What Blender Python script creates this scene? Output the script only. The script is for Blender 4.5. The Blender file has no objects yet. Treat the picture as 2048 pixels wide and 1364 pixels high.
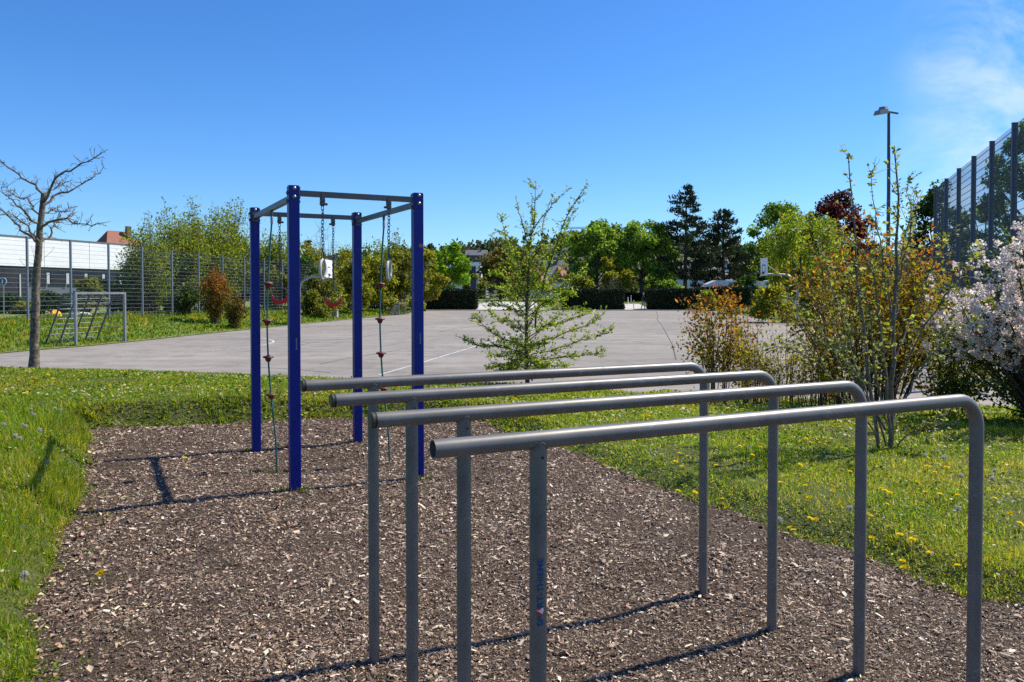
import bpy, math, random
import numpy as np
from mathutils import Vector, Matrix

rnd = random.Random(7)
R = np.random.default_rng(11)
SC = bpy.context.scene
COL = SC.collection

# ------------------------------------------------------------------ camera, sky, sun, exposure
F, CX, AY, PITCH, CAMH = 1595.0, 1024.0, 623.2, math.radians(1.3), 1.629     # in pixels of the 2048 px photograph
cd = bpy.data.cameras.new("camera")
cam = bpy.data.objects.new("camera", cd)
COL.objects.link(cam)
cam.location = (0, 0, CAMH)
cam.rotation_euler = (math.pi / 2 - PITCH, 0, 0)
cd.sensor_width = 36
cd.lens = F * 36 / 2048
cd.shift_y = -(682 - AY) / 2048
cd.clip_start = .05
cd.clip_end = 6000
SC.camera = cam

SUN_AZ, SUN_EL = math.radians(26.6), math.radians(49.7)      # azimuth from +X towards +Y
w = bpy.data.worlds.new("World")
SC.world = w
w.use_nodes = True
nt = w.node_tree
nt.nodes.clear()
N = nt.nodes.new
wo = N("ShaderNodeOutputWorld")
bg = N("ShaderNodeBackground")
bg.inputs[1].default_value = .10
sky = N("ShaderNodeTexSky")
sky.sky_type = 'NISHITA'
sky.sun_disc = False
sky.sun_elevation = SUN_EL
sky.sun_rotation = math.pi / 2 - SUN_AZ
sky.altitude = 400
sky.air_density = 1.0
sky.dust_density = .35
sky.ozone_density = 3.2
hs = N("ShaderNodeHueSaturation")
hs.inputs['Saturation'].default_value = 1.22
tint = N("ShaderNodeMix")
tint.data_type = 'RGBA'
tint.blend_type = 'MULTIPLY'
tint.inputs['Factor'].default_value = 1
tint.inputs['B'].default_value = (.68, .93, 1.22, 1)
nt.links.new(sky.outputs[0], hs.inputs['Color'])
nt.links.new(hs.outputs[0], tint.inputs['A'])
# thin cirrus on the right-hand side of the sky (a direction-based noise)
tc = N("ShaderNodeTexCoord")
sx = N("ShaderNodeSeparateXYZ")
nt.links.new(tc.outputs['Generated'], sx.inputs[0])
mp = N("ShaderNodeMapping")
mp.inputs['Rotation'].default_value = (.3, .5, .5)
mp.inputs['Scale'].default_value = (2.2, 7, 5)
nt.links.new(tc.outputs['Generated'], mp.inputs[0])
nz = N("ShaderNodeTexNoise")
nz.inputs['Scale'].default_value = 1.6
nz.inputs['Detail'].default_value = 7
nz.inputs['Roughness'].default_value = .62
nz.inputs['Distortion'].default_value = .7
nt.links.new(mp.outputs[0], nz.inputs[0])
r1 = N("ShaderNodeMapRange")
r1.inputs[1].default_value, r1.inputs[2].default_value = .44, .74
nt.links.new(nz.outputs[0], r1.inputs[0])
r2 = N("ShaderNodeMapRange")
r2.interpolation_type = 'SMOOTHSTEP'
r2.inputs[1].default_value, r2.inputs[2].default_value = .40, .51
nt.links.new(sx.outputs[0], r2.inputs[0])
m1 = N("ShaderNodeMath")
m1.operation = 'MULTIPLY'
nt.links.new(r1.outputs[0], m1.inputs[0])
nt.links.new(r2.outputs[0], m1.inputs[1])
m2 = N("ShaderNodeMath")
m2.operation = 'MULTIPLY'
m2.inputs[1].default_value = .85
nt.links.new(m1.outputs[0], m2.inputs[0])
mx = N("ShaderNodeMix")
mx.data_type = 'RGBA'
mx.inputs['B'].default_value = (6.8, 7.6, 8.6, 1)
nt.links.new(m2.outputs[0], mx.inputs['Factor'])
nt.links.new(tint.outputs['Result'], mx.inputs['A'])
nt.links.new(mx.outputs['Result'], bg.inputs[0])
nt.links.new(bg.outputs[0], wo.inputs[0])

sd_ = bpy.data.lights.new("sun", 'SUN')
sd_.energy = 4.7
sd_.angle = math.radians(.53)
sd_.color = (1, .94, .82)
sun = bpy.data.objects.new("sun", sd_)
COL.objects.link(sun)
SUND = Vector((math.cos(SUN_EL) * math.cos(SUN_AZ), math.cos(SUN_EL) * math.sin(SUN_AZ), math.sin(SUN_EL)))
sun.rotation_euler = SUND.to_track_quat('Z', 'Y').to_euler()
sun.location = (20, 10, 30)
vs = SC.view_settings
vs.view_transform = 'Standard'
vs.look = 'None'
vs.exposure = .5
vs.gamma = 1
vs.use_curve_mapping = False
SC.cycles.max_bounces = 6
SC.cycles.transparent_max_bounces = 6
SC.cycles.use_denoising = False

# ------------------------------------------------------------------ helpers: unprojection
CP, SP = math.cos(PITCH), math.sin(PITCH)


def ray(px, py):
    a, b = (px - CX) / F, -(py - AY) / F
    return np.array([a, CP + b * SP, -SP + b * CP])


def at(px, py, Y):
    """point on the photograph's ray at distance Y"""
    d = ray(px, py)
    k = Y / d[1]
    return np.array([d[0] * k, Y, CAMH + d[2] * k])


def court_z(x, y):
    return -.30 + .0022 * y


def on_court(px, py):
    d = ray(px, py)
    k = (-.30 - CAMH) / (d[2] - .0022 * d[1])
    return np.array([d[0] * k, d[1] * k, CAMH + d[2] * k])


def on_z(px, py, z=0.):
    d = ray(px, py)
    k = (z - CAMH) / d[2]
    return np.array([d[0] * k, d[1] * k, z])


# ------------------------------------------------------------------ helpers: materials
def mat(name, color, rough=.6, metal=0., spec=.5, noise=None, bump=None, attr=False, coat=0.):
    m = bpy.data.materials.new(name)
    m.use_nodes = True
    t = m.node_tree
    b = t.nodes['Principled BSDF']
    b.inputs['Base Color'].default_value = (*color, 1)
    b.inputs['Roughness'].default_value = rough
    b.inputs['Metallic'].default_value = metal
    b.inputs['Specular IOR Level'].default_value = spec
    b.inputs['Coat Weight'].default_value = coat
    tcn = t.nodes.new('ShaderNodeTexCoord')
    src = None
    if attr:
        a = t.nodes.new('ShaderNodeAttribute')
        a.attribute_name = 'Col'
        src = a.outputs['Color']
        t.links.new(src, b.inputs['Base Color'])
    if noise:                                  # (scale, dark colour, light colour, lo, hi)
        n = t.nodes.new('ShaderNodeTexNoise')
        n.inputs['Scale'].default_value = noise[0]
        n.inputs['Detail'].default_value = 8
        n.inputs['Roughness'].default_value = .65
        t.links.new(tcn.outputs['Object'], n.inputs['Vector'])
        r = t.nodes.new('ShaderNodeValToRGB')
        r.color_ramp.elements[0].position = noise[3]
        r.color_ramp.elements[0].color = (*noise[1], 1)
        r.color_ramp.elements[1].position = noise[4]
        r.color_ramp.elements[1].color = (*noise[2], 1)
        t.links.new(n.outputs[0], r.inputs[0])
        t.links.new(r.outputs[0], b.inputs['Base Color'])
    if bump:                                   # (scale, strength, distance)
        n = t.nodes.new('ShaderNodeTexNoise')
        n.inputs['Scale'].default_value = bump[0]
        n.inputs['Detail'].default_value = 6
        t.links.new(tcn.outputs['Object'], n.inputs['Vector'])
        bp = t.nodes.new('ShaderNodeBump')
        bp.inputs['Strength'].default_value = bump[1]
        bp.inputs['Distance'].default_value = bump[2]
        t.links.new(n.outputs[0], bp.inputs['Height'])
        t.links.new(bp.outputs[0], b.inputs['Normal'])
    return m


def leaf_mat(name, trans=.4, rough=.5, tint=(1.25, 1.15, .6), spec=.3):
    m = bpy.data.materials.new(name)
    m.use_nodes = True
    t = m.node_tree
    b = t.nodes['Principled BSDF']
    a = t.nodes.new('ShaderNodeAttribute')
    a.attribute_name = 'Col'
    t.links.new(a.outputs['Color'], b.inputs['Base Color'])
    b.inputs['Roughness'].default_value = rough
    b.inputs['Specular IOR Level'].default_value = spec
    tr = t.nodes.new('ShaderNodeBsdfTranslucent')
    mu = t.nodes.new('ShaderNodeMix')
    mu.data_type = 'RGBA'
    mu.blend_type = 'MULTIPLY'
    mu.inputs['Factor'].default_value = 1
    mu.inputs['B'].default_value = (*tint, 1)
    t.links.new(a.outputs['Color'], mu.inputs['A'])
    t.links.new(mu.outputs['Result'], tr.inputs['Color'])
    ms = t.nodes.new('ShaderNodeMixShader')
    ms.inputs[0].default_value = trans
    t.links.new(b.outputs[0], ms.inputs[1])
    t.links.new(tr.outputs[0], ms.inputs[2])
    t.links.new(ms.outputs[0], t.nodes['Material Output'].inputs['Surface'])
    return m


M = {}
M['leaf'] = leaf_mat('leaf', .58, .5, (1.15, 1.2, .5), .2)
M['needle'] = leaf_mat('needle', .15, .5, (1, 1, 1))
M['blossom'] = leaf_mat('blossom', .5, .6, (1, 1, 1), .2)
M['grass'] = leaf_mat('grass', .5, .55, (1.25, 1.15, .5), .12)
M['bark'] = mat('bark', (.09, .07, .055), .9, noise=(9, (.045, .035, .028), (.16, .13, .10), .35, .7), bump=(30, .8, .02))
M['bark_lichen'] = mat('bark_lichen', (.1, .08, .06), .9, noise=(9, (.035, .028, .023), (.25, .205, .14), .36, .66), bump=(26, .9, .02))
M['bark_smooth'] = mat('bark_smooth', (.14, .11, .085), .7, noise=(14, (.06, .043, .03), (.23, .185, .14), .32, .68), bump=(60, .5, .006))
M['twig'] = mat('twig', (.09, .06, .045), .8)
M['post_blue'] = mat('post_blue', (.0012, .013, .19), .38, noise=(6, (.001, .010, .155), (.002, .016, .215), .3, .7), spec=.25)
M['grey_tube'] = mat('grey_tube', (.13, .12, .11), .44, .2, noise=(7, (.125, .116, .104), (.18, .168, .152), .3, .7), bump=(60, .06, .002), spec=.6)
M['cap_olive'] = mat('cap_olive', (.035, .04, .018), .5, noise=(40, (.02, .022, .012), (.06, .065, .03), .35, .65))
M['dark_hole'] = mat('dark_hole', (.01, .01, .01), .8)
M['steel'] = mat('steel', (.3, .3, .31), .35, .85)
M['dark_steel'] = mat('dark_steel', (.10, .10, .105), .45, .6)
M['beam'] = mat('beam', (.1, .1, .1), .45, .3, noise=(5, (.08, .082, .085), (.12, .122, .125), .3, .7))
M['rope'] = mat('rope', (.02, .13, .12), .75, bump=(160, .7, .003))
M['red_plastic'] = mat('red_plastic', (.12, .02, .015), .55)
M['red_ring'] = mat('red_ring', (.72, .02, .025), .4)
M['pale_ring'] = mat('pale_ring', (.5, .48, .44), .45)
M['print_blue'] = mat('print_blue', (.0, .05, .16), .5)
M['print_grey'] = mat('print_grey', (.36, .37, .34), .5)
M['print_red'] = mat('print_red', (.55, .03, .03), .5)
M['print_white'] = mat('print_white', (.7, .7, .72), .5)
M['fence_post'] = mat('fence_post', (.15, .18, .22), .5, .3)
M['fence_wire'] = mat('fence_wire', (.33, .37, .42), .4, .4)
M['fence_dark'] = mat('fence_dark', (.062, .078, .105), .55, .2)
M['goal_steel'] = mat('goal_steel', (.28, .29, .30), .42, .6, noise=(9, (.22, .23, .24), (.36, .36, .37), .3, .7))
M['white_panel'] = mat('white_panel', (.78, .79, .80), .55, noise=(.8, (.72, .73, .75), (.81, .81, .82), .3, .7))
M['slate_wall'] = mat('slate_wall', (.10, .115, .14), .6)
M['glass_dark'] = mat('glass_dark', (.03, .033, .04), .12)
M['mullion'] = mat('mullion', (.45, .46, .48), .5)
M['roof_red'] = mat('roof_red', (.38, .13, .075), .8, noise=(4, (.20, .07, .045), (.34, .13, .08), .3, .7))
M['roof_grey'] = mat('roof_grey', (.12, .12, .135), .7)
M['plaster'] = mat('plaster', (.62, .60, .55), .8)
M['plaster_brown'] = mat('plaster_brown', (.17, .12, .095), .85)
M['white_paint'] = mat('white_paint', (.8, .8, .8), .5)
M['board_white'] = mat('board_white', (.78, .78, .77), .45)
M['orange_steel'] = mat('orange_steel', (.12, .10, .09), .5)
M['galv'] = mat('galv', (.32, .34, .35), .45, .55)
M['lamp_post'] = mat('lamp_post', (.055, .07, .085), .5, .3)
M['lamp_head'] = mat('lamp_head', (.2, .21, .22), .5)
M['lamp_glass'] = mat('lamp_glass', (.6, .6, .6), .2)
M['concrete'] = mat('concrete', (.42, .41, .39), .85, noise=(5, (.32, .31, .29), (.5, .49, .47), .3, .7))
M['stone'] = mat('stone', (.24, .19, .16), .9, noise=(7, (.13, .10, .085), (.33, .27, .23), .3, .7), bump=(12, .9, .05))
M['sign_blue'] = mat('sign_blue', (.012, .03, .085), .5)
M['sign_white'] = mat('sign_white', (.7, .72, .74), .5)
M['tarp_yellow'] = mat('tarp_yellow', (.75, .38, .03), .6)
M['tarp_white'] = mat('tarp_white', (.7, .74, .78), .6)
M['caravan'] = mat('caravan', (.75, .76, .78), .35)
M['crane'] = mat('crane', (.3, .3, .3), .6)
M['jacket'] = mat('jacket', (.018, .018, .022), .8)
M['trousers'] = mat('trousers', (.30, .26, .20), .85)
M['skin'] = mat('skin', (.5, .3, .22), .6)
M['hair'] = mat('hair', (.45, .44, .42), .8)
M['chips'] = mat('chips', (.1, .07, .05), .62, attr=True, spec=.35)
M['mulch'] = mat('mulch', (.06, .04, .03), .95, noise=(120, (.022, .012, .006), (.19, .118, .066), .36, .64), bump=(150, 1, .03))
M['lawn'] = mat('lawn', (.06, .08, .02), .95, noise=(22, (.030, .034, .007), (.12, .13, .02), .36, .72), bump=(45, .8, .03))
M['verge'] = mat('verge', (.1, .15, .025), .95, noise=(1.3, (.09, .13, .018), (.2, .235, .04), .32, .68), bump=(6, 1, .12))
M['gravel'] = mat('gravel', (.5, .47, .44), .9, noise=(2.5, (.42, .39, .36), (.57, .54, .5), .3, .7))
M['earth'] = mat('earth', (.07, .09, .03), .95, noise=(.2, (.045, .06, .02), (.10, .115, .04), .3, .7))
M['hill'] = mat('hill', (.05, .07, .03), .95, noise=(.03, (.03, .05, .02), (.09, .11, .045), .3, .7))
M['kerb'] = mat('kerb', (.48, .46, .43), .8)
M['seam'] = mat('seam', (.075, .07, .066), .9)
M['line'] = mat('line', (.55, .54, .52), .75, noise=(7, (.33, .32, .31), (.62, .61, .59), .36, .58))


def asphalt_mat():
    m = mat('asphalt', (.22, .2, .19), .88)
    t = m.node_tree
    b = t.nodes['Principled BSDF']
    tcn = t.nodes.new('ShaderNodeTexCoord')

    def noise(scale, det, mapscale=None):
        n = t.nodes.new('ShaderNodeTexNoise')
        n.inputs['Scale'].default_value = scale
        n.inputs['Detail'].default_value = det
        n.inputs['Roughness'].default_value = .6
        if mapscale:
            mm = t.nodes.new('ShaderNodeMapping')
            mm.inputs['Scale'].default_value = mapscale
            mm.inputs['Rotation'].default_value = (0, 0, .14)
            t.links.new(tcn.outputs['Object'], mm.inputs[0])
            t.links.new(mm.outputs[0], n.inputs['Vector'])
        else:
            t.links.new(tcn.outputs['Object'], n.inputs['Vector'])
        return n.outputs[0]

    def ramp(s, c0, c1, a, bb):
        r = t.nodes.new('ShaderNodeValToRGB')
        r.color_ramp.elements[0].position = a
        r.color_ramp.elements[0].color = (*c0, 1)
        r.color_ramp.elements[1].position = bb
        r.color_ramp.elements[1].color = (*c1, 1)
        t.links.new(s, r.inputs[0])
        return r.outputs[0]

    def mul(a, c):
        x = t.nodes.new('ShaderNodeMix')
        x.data_type = 'RGBA'
        x.blend_type = 'MULTIPLY'
        x.inputs['Factor'].default_value = 1
        t.links.new(a, x.inputs['A'])
        t.links.new(c, x.inputs['B'])
        return x.outputs['Result']

    big = ramp(noise(.16, 5), (.235, .205, .172), (.325, .286, .246), .3, .7)
    lanes = ramp(noise(.45, 5, (.25, 2.2, 1)), (.80, .80, .80), (1.07, 1.07, 1.07), .3, .68)
    fine = ramp(noise(85, 3), (.78, .78, .78), (1.16, 1.16, 1.16), .3, .7)
    spots = ramp(noise(1.7, 6), (.80, .79, .78), (1, 1, 1), .36, .52)
    t.links.new(mul(mul(mul(big, lanes), fine), spots), b.inputs['Base Color'])
    return m


M['asphalt'] = asphalt_mat()


def wear_marks(m, scale, lo, hi, color, rough, stretch=(1, 1, 1)):
    """scuffs with shapes of their own mixed over a paint"""
    t = m.node_tree
    b = t.nodes['Principled BSDF']
    src = b.inputs['Base Color'].links[0].from_socket
    tcn = t.nodes.new('ShaderNodeTexCoord')
    mm = t.nodes.new('ShaderNodeMapping')
    mm.inputs['Scale'].default_value = stretch
    n = t.nodes.new('ShaderNodeTexNoise')
    n.inputs['Scale'].default_value = scale
    n.inputs['Detail'].default_value = 9
    n.inputs['Roughness'].default_value = .7
    t.links.new(tcn.outputs['Object'], mm.inputs[0])
    t.links.new(mm.outputs[0], n.inputs['Vector'])
    r = t.nodes.new('ShaderNodeMapRange')
    r.inputs[1].default_value, r.inputs[2].default_value = lo, hi
    t.links.new(n.outputs[0], r.inputs[0])
    x = t.nodes.new('ShaderNodeMix')
    x.data_type = 'RGBA'
    x.inputs['B'].default_value = (*color, 1)
    t.links.new(r.outputs[0], x.inputs['Factor'])
    t.links.new(src, x.inputs['A'])
    t.links.new(x.outputs['Result'], b.inputs['Base Color'])
    y = t.nodes.new('ShaderNodeMix')
    y.inputs['A'].default_value = b.inputs['Roughness'].default_value
    y.inputs['B'].default_value = rough
    t.links.new(r.outputs[0], y.inputs['Factor'])
    t.links.new(y.outputs['Result'], b.inputs['Roughness'])


wear_marks(M['grey_tube'], 11, .60, .70, (.30, .29, .275), .28, (.6, 1, 1))
wear_marks(M['grey_tube'], 5, .56, .72, (.055, .05, .045), .6, (.5, 1, .5))
wear_marks(M['post_blue'], 14, .62, .70, (.03, .045, .17), .6, (1, 1, .35))

# ------------------------------------------------------------------ helpers: meshes and objects
def tag(o, label=None, cat=None, group=None, kind=None):
    if label: o['label'] = label
    if cat: o['category'] = cat
    if group: o['group'] = group
    if kind: o['kind'] = kind
    return o


def link(name, data, m=None, parent=None, loc=None):
    o = bpy.data.objects.new(name, data)
    COL.objects.link(o)
    if m is not None and data is not None and not data.materials:
        data.materials.append(m)
    if parent is not None:
        o.parent = parent
    if loc is not None:
        o.location = loc
    return o


def empty(name, loc, label, cat, group=None, rz=0):
    o = link(name, None, loc=tuple(float(c) for c in loc))
    o.rotation_euler = (0, 0, rz)
    o.empty_display_size = .2
    return tag(o, label, cat, group)


def np_mesh(name, V, T, col=None, smooth=False):
    """V (n,3), T (m,k) faces of equal size; col (n,3) point colours"""
    V = np.ascontiguousarray(V, np.float32)
    T = np.ascontiguousarray(T, np.int32)
    me = bpy.data.meshes.new(name)
    k = T.shape[1]
    me.vertices.add(len(V))
    me.vertices.foreach_set('co', V.ravel())
    me.loops.add(T.size)
    me.loops.foreach_set('vertex_index', T.ravel())
    me.polygons.add(len(T))
    me.polygons.foreach_set('loop_start', np.arange(0, T.size, k, dtype=np.int32))
    if smooth:
        me.polygons.foreach_set('use_smooth', np.ones(len(T), bool))
    if col is not None:
        a = me.color_attributes.new('Col', 'FLOAT_COLOR', 'POINT')
        c = np.ones((len(V), 4), np.float32)
        c[:, :3] = np.clip(col, 0, 1)
        a.data.foreach_set('color', c.ravel())
    me.update()
    return me


class MB:
    def __init__(s):
        s.v, s.f = [], []

    def add(s, V, Fs):
        o = len(s.v)
        s.v += [tuple(float(c) for c in p) for p in V]
        s.f += [tuple(i + o for i in f) for f in Fs]
        return s

    def box(s, c, size, rot=None):
        a, b, d = [x / 2 for x in size]
        P = np.array([(-a, -b, -d), (a, -b, -d), (a, b, -d), (-a, b, -d), (-a, -b, d), (a, -b, d), (a, b, d), (-a, b, d)])
        if rot is not None:
            P = P @ np.array(rot).T
        return s.add(P + np.array(c), [(3, 2, 1, 0), (4, 5, 6, 7), (0, 1, 5, 4), (1, 2, 6, 5), (2, 3, 7, 6), (3, 0, 4, 7)])

    def prism(s, poly, z0, z1, top_in=0.):
        n = len(poly)
        P = np.array(poly, float)
        c = P.mean(0)
        Q = c + (P - c) * (1 - top_in)
        V = [(*p, z0) for p in P] + [(*p, z1) for p in Q]
        return s.add(V, [tuple(range(n - 1, -1, -1)), tuple(range(n, 2 * n))] + [(i, (i + 1) % n, n + (i + 1) % n, n + i) for i in range(n)])

    def tube(s, pts, r, n=8, caps=True):
        V, Q = tube(pts, r, n)
        m = len(pts)
        fs = [tuple(q) for q in Q]
        if caps:
            fs += [tuple(range(n - 1, -1, -1)), tuple(range((m - 1) * n, m * n))]
        return s.add(V, fs)

    def lathe(s, prof, n=12, c=(0, 0, 0), axis=None):
        """prof: (radius, height) list round z (or axis matrix)"""
        V = []
        for r, z in prof:
            for i in range(n):
                a = 2 * math.pi * i / n
                V.append((r * math.cos(a), r * math.sin(a), z))
        V = np.array(V)
        if axis is not None:
            V = V @ np.array(axis).T
        V = V + np.array(c)
        m = len(prof)
        fs = [(i * n + j, i * n + (j + 1) % n, (i + 1) * n + (j + 1) % n, (i + 1) * n + j) for i in range(m - 1) for j in range(n)]
        fs += [tuple(range(n - 1, -1, -1)), tuple(range((m - 1) * n, m * n))]
        return s.add(V, fs)

    def mesh(s, name, smooth=False):
        me = bpy.data.meshes.new(name)
        me.from_pydata(s.v, [], s.f)
        if smooth:
            me.polygons.foreach_set('use_smooth', np.ones(len(me.polygons), bool))
            try:
                me.set_sharp_from_angle(angle=math.radians(40))
            except Exception:
                pass
        me.update()
        return me

    def obj(s, name, m, parent=None, loc=None, smooth=False):
        return link(name, s.mesh(name, smooth), m, parent, loc)


def tube(pts, r, n=6):
    P = np.array(pts, float)
    m = len(P)
    r = np.broadcast_to(np.array(r, float), (m,))
    T = np.empty_like(P)
    T[1:-1] = P[2:] - P[:-2]
    T[0] = P[1] - P[0]
    T[-1] = P[-1] - P[-2]
    T /= np.linalg.norm(T, axis=1)[:, None] + 1e-12
    u = np.cross(T[0], (0, 0, 1.))
    if np.linalg.norm(u) < .05:
        u = np.cross(T[0], (1., 0, 0))
    U = np.empty_like(P)
    for i in range(m):
        u = u - T[i] * (u @ T[i])
        u = u / (np.linalg.norm(u) + 1e-12)
        U[i] = u
    W = np.cross(T, U)
    a = np.arange(n) * 2 * math.pi / n
    V = P[:, None] + r[:, None, None] * (np.cos(a)[None, :, None] * U[:, None] + np.sin(a)[None, :, None] * W[:, None])
    i = np.arange(m - 1)[:, None] * n
    j = np.arange(n)[None]
    Q = np.stack([i + j, i + (j + 1) % n, i + n + (j + 1) % n, i + n + j], -1).reshape(-1, 4)
    return V.reshape(-1, 3), Q


def unit(a):
    return a / (np.linalg.norm(a, axis=-1, keepdims=True) + 1e-9)


def rand_dirs(n, rg=None):
    return unit((rg or R).normal(size=(n, 3)))


def palette(n, cols, weights=None, jit=.18, rg=None):
    rg = rg or R
    cols = np.array(cols, float)
    c = cols[rg.choice(len(cols), n, p=weights)]
    return c * (1 + rg.normal(size=(n, 1)) * jit).clip(.45, 1.7) * (1 + rg.normal(size=(n, 3)) * .05)


def leaf_arrays(C, D, Nn, L, W, col, fold=.18):
    """rhombic leaves with a midrib fold: two triangles each"""
    n = len(C)
    D = unit(D)
    S = unit(np.cross(D, Nn))
    Nn = np.cross(S, D)
    L = np.broadcast_to(np.asarray(L, float), (n,))[:, None]
    W = np.broadcast_to(np.asarray(W, float), (n,))[:, None]
    mid = C + D * L * .45 + Nn * W * fold
    V = np.stack([C, mid + S * W * .5, C + D * L, mid - S * W * .5], 1).reshape(-1, 3)
    i = np.arange(n)[:, None] * 4
    T = np.concatenate([i + np.array([[0, 1, 2]]), i + np.array([[0, 2, 3]])], 1).reshape(-1, 3)
    return V, T, np.repeat(col, 4, 0)


class Plant:
    """collects wood tubes and leaves of one plant"""

    def __init__(s):
        s.tv, s.tq, s.n = [], [], 0
        s.lv = []

    def wood(s, pts, r, n=5):
        V, Q = tube(pts, r, n)
        s.tv.append(V)
        s.tq.append(Q + s.n)
        s.n += len(V)

    def leaves(s, C, D, Nn, L, W, col, fold=.18):
        if len(C):
            s.lv.append(leaf_arrays(C, D, Nn, L, W, col, fold))

    def build(s, root, wood_mat, leaf_mat_, wood_name='trunk', crown_name='crown'):
        if s.tv:
            link(wood_name, np_mesh(wood_name, np.concatenate(s.tv), np.concatenate(s.tq), smooth=True), wood_mat, root)
        if s.lv:
            o, Vs, Ts, Cs = 0, [], [], []
            for V, T, c in s.lv:
                Vs.append(V)
                Ts.append(T + o)
                Cs.append(c)
                o += len(V)
            link(crown_name, np_mesh(crown_name, np.concatenate(Vs), np.concatenate(Ts), np.concatenate(Cs)), leaf_mat_, root)
        return root


def wiggle(a, b, n, amp, rg):
    t = np.linspace(0, 1, n)[:, None]
    P = np.array(a) * (1 - t) + np.array(b) * t
    k = rg.normal(size=(n, 3)) * amp * np.sin(np.pi * t)
    return P + k


def vnoise(x, y, s, seed=0):
    """smooth pseudo-noise in about -1..1"""
    g = np.random.default_rng(seed)
    o = np.zeros_like(x, dtype=float)
    for k in range(6):
        a = g.uniform(0, 6.28)
        f = s * g.uniform(.6, 1.9)
        o += np.sin(f * (np.cos(a) * x + np.sin(a) * y) + g.uniform(0, 6.28) + 1.3 * np.sin(f * .6 * (np.sin(a) * x - np.cos(a) * y)))
    return o / 3.2


def sd_poly(P, poly):
    """signed distance to polygon, negative inside"""
    poly = np.array(poly, float)
    d = np.full(len(P), 1e9)
    ins = np.zeros(len(P), bool)
    for i in range(len(poly)):
        a, b = poly[i], poly[(i + 1) % len(poly)]
        ab = b - a
        t = np.clip(((P - a) @ ab) / (ab @ ab), 0, 1)
        d = np.minimum(d, np.linalg.norm(P - (a + t[:, None] * ab), axis=1))
        c = (a[1] > P[:, 1]) != (b[1] > P[:, 1])
        if abs(b[1] - a[1]) > 1e-9:
            ins ^= c & (P[:, 0] < (b[0] - a[0]) * (P[:, 1] - a[1]) / (b[1] - a[1]) + a[0])
    return np.where(ins, -d, d)


def sstep(x, a, b):
    t = np.clip((x - a) / (b - a), 0, 1)
    return t * t * (3 - 2 * t)


# ------------------------------------------------------------------ layout of the ground
ANG = math.radians(26.4)
U = np.array([math.cos(ANG), math.sin(ANG)])
Vp = np.array([-math.sin(ANG), math.cos(ANG)])
FA = math.radians(27.1)
FU = np.array([math.cos(FA), math.sin(FA)])
FV = np.array([-math.sin(FA), math.cos(FA)])
FB = np.array([-1.796, 6.566])
FW, FD, FH = 1.078, 1.888, 2.509
FC = FB + FU * FW / 2 + FV * FD / 2

mul_px = [(42, 1364), (47, 1239), (99, 1100), (142, 1000), (160, 930), (172, 862), (240, 856), (330, 852), (420, 846), (500, 842), (600, 836), (700, 834),
          (800, 834), (900, 836), (970, 842), (1035, 868), (1100, 886), (1160, 908), (1260, 948), (1350, 985), (1450, 1020), (1550, 1055), (1640, 1085),
          (1720, 1104), (1850, 1160), (1950, 1195), (2048, 1215)]
MUL = [tuple(on_z(*p)[:2]) for p in mul_px]
MUL = [(-1.5, -1.5), (-1.7, 1.5), (-1.9, 2.5)] + MUL + [(3.3, 3.3), (3.7, 1.5), (3.7, -1.5)]

near_px = [(0, 738), (120, 740), (200, 741), (350, 746), (500, 752), (700, 760), (900, 768), (1050, 772), (1150, 776), (1230, 784), (1275, 789), (1340, 784), (1400, 792), (1600, 801), (1900, 813), (2048, 818)]
left_px = [(818, 628), (730, 636), (603, 648), (500, 659), (400, 669), (300, 680), (250, 685), (170, 693), (80, 700), (0, 707)]
right_px = [(1900, 700), (1740, 672), (1600, 650), (1480, 630)]
NEAR = [tuple(on_court(*p)[:2]) for p in near_px]
LEFT = [tuple(on_court(*p)[:2]) for p in left_px]
RIGHT = [tuple(on_court(*p)[:2]) for p in right_px]
FARY = 82.0
COURT = [(-24, 20.0)] + NEAR + [(10.2, 13.2), (12.0, 16.5), (14.0, 22)] + RIGHT + [(20.5, FARY), (-10.4, FARY)] + LEFT + [(-24, 24.5)]


def mulch_z(x, y):
    z = .014 * vnoise(x, y, 2.2, 3) + .008 * vnoise(x, y, 6, 4)
    d2 = (x - FC[0]) ** 2 + (y - FC[1]) ** 2
    z = z - .07 * np.exp(-d2 / .55)
    for px, py in ((-.15, 3.0), (.65, 3.5)):
        z = z - .02 * np.exp(-((x - px) ** 2 + (y - py) ** 2) / .4)
    return z


def lawn_z(x, y, dm=None, dc=None):
    P = np.stack([x, y], -1).reshape(-1, 2)
    if dm is None:
        dm = sd_poly(P, MUL).reshape(x.shape)
    if dc is None:
        dc = sd_poly(P, COURT).reshape(x.shape)
    right = sstep(x, -.6, 1.2)
    base = .21 * (1 - right) + .10 * right + .035 * vnoise(x, y, 1.1, 5) + .012 * vnoise(x, y, 5, 6)
    base = base + .05 * sstep(-x, 2, 5)
    k = sstep(dc, 0, 5.5)
    base = (court_z(x, y) + .035) * (1 - k) + base * k
    e = sstep(dm, -.05, .30)
    z = mulch_z(x, y) * (1 - e) + base * e
    z = np.where(dm < -.06, mulch_z(x, y) - .09, z)
    z = np.where(dc < 0, court_z(x, y) - .02 - .25 * sstep(-dc, .0, .5), z)
    return z


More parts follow.
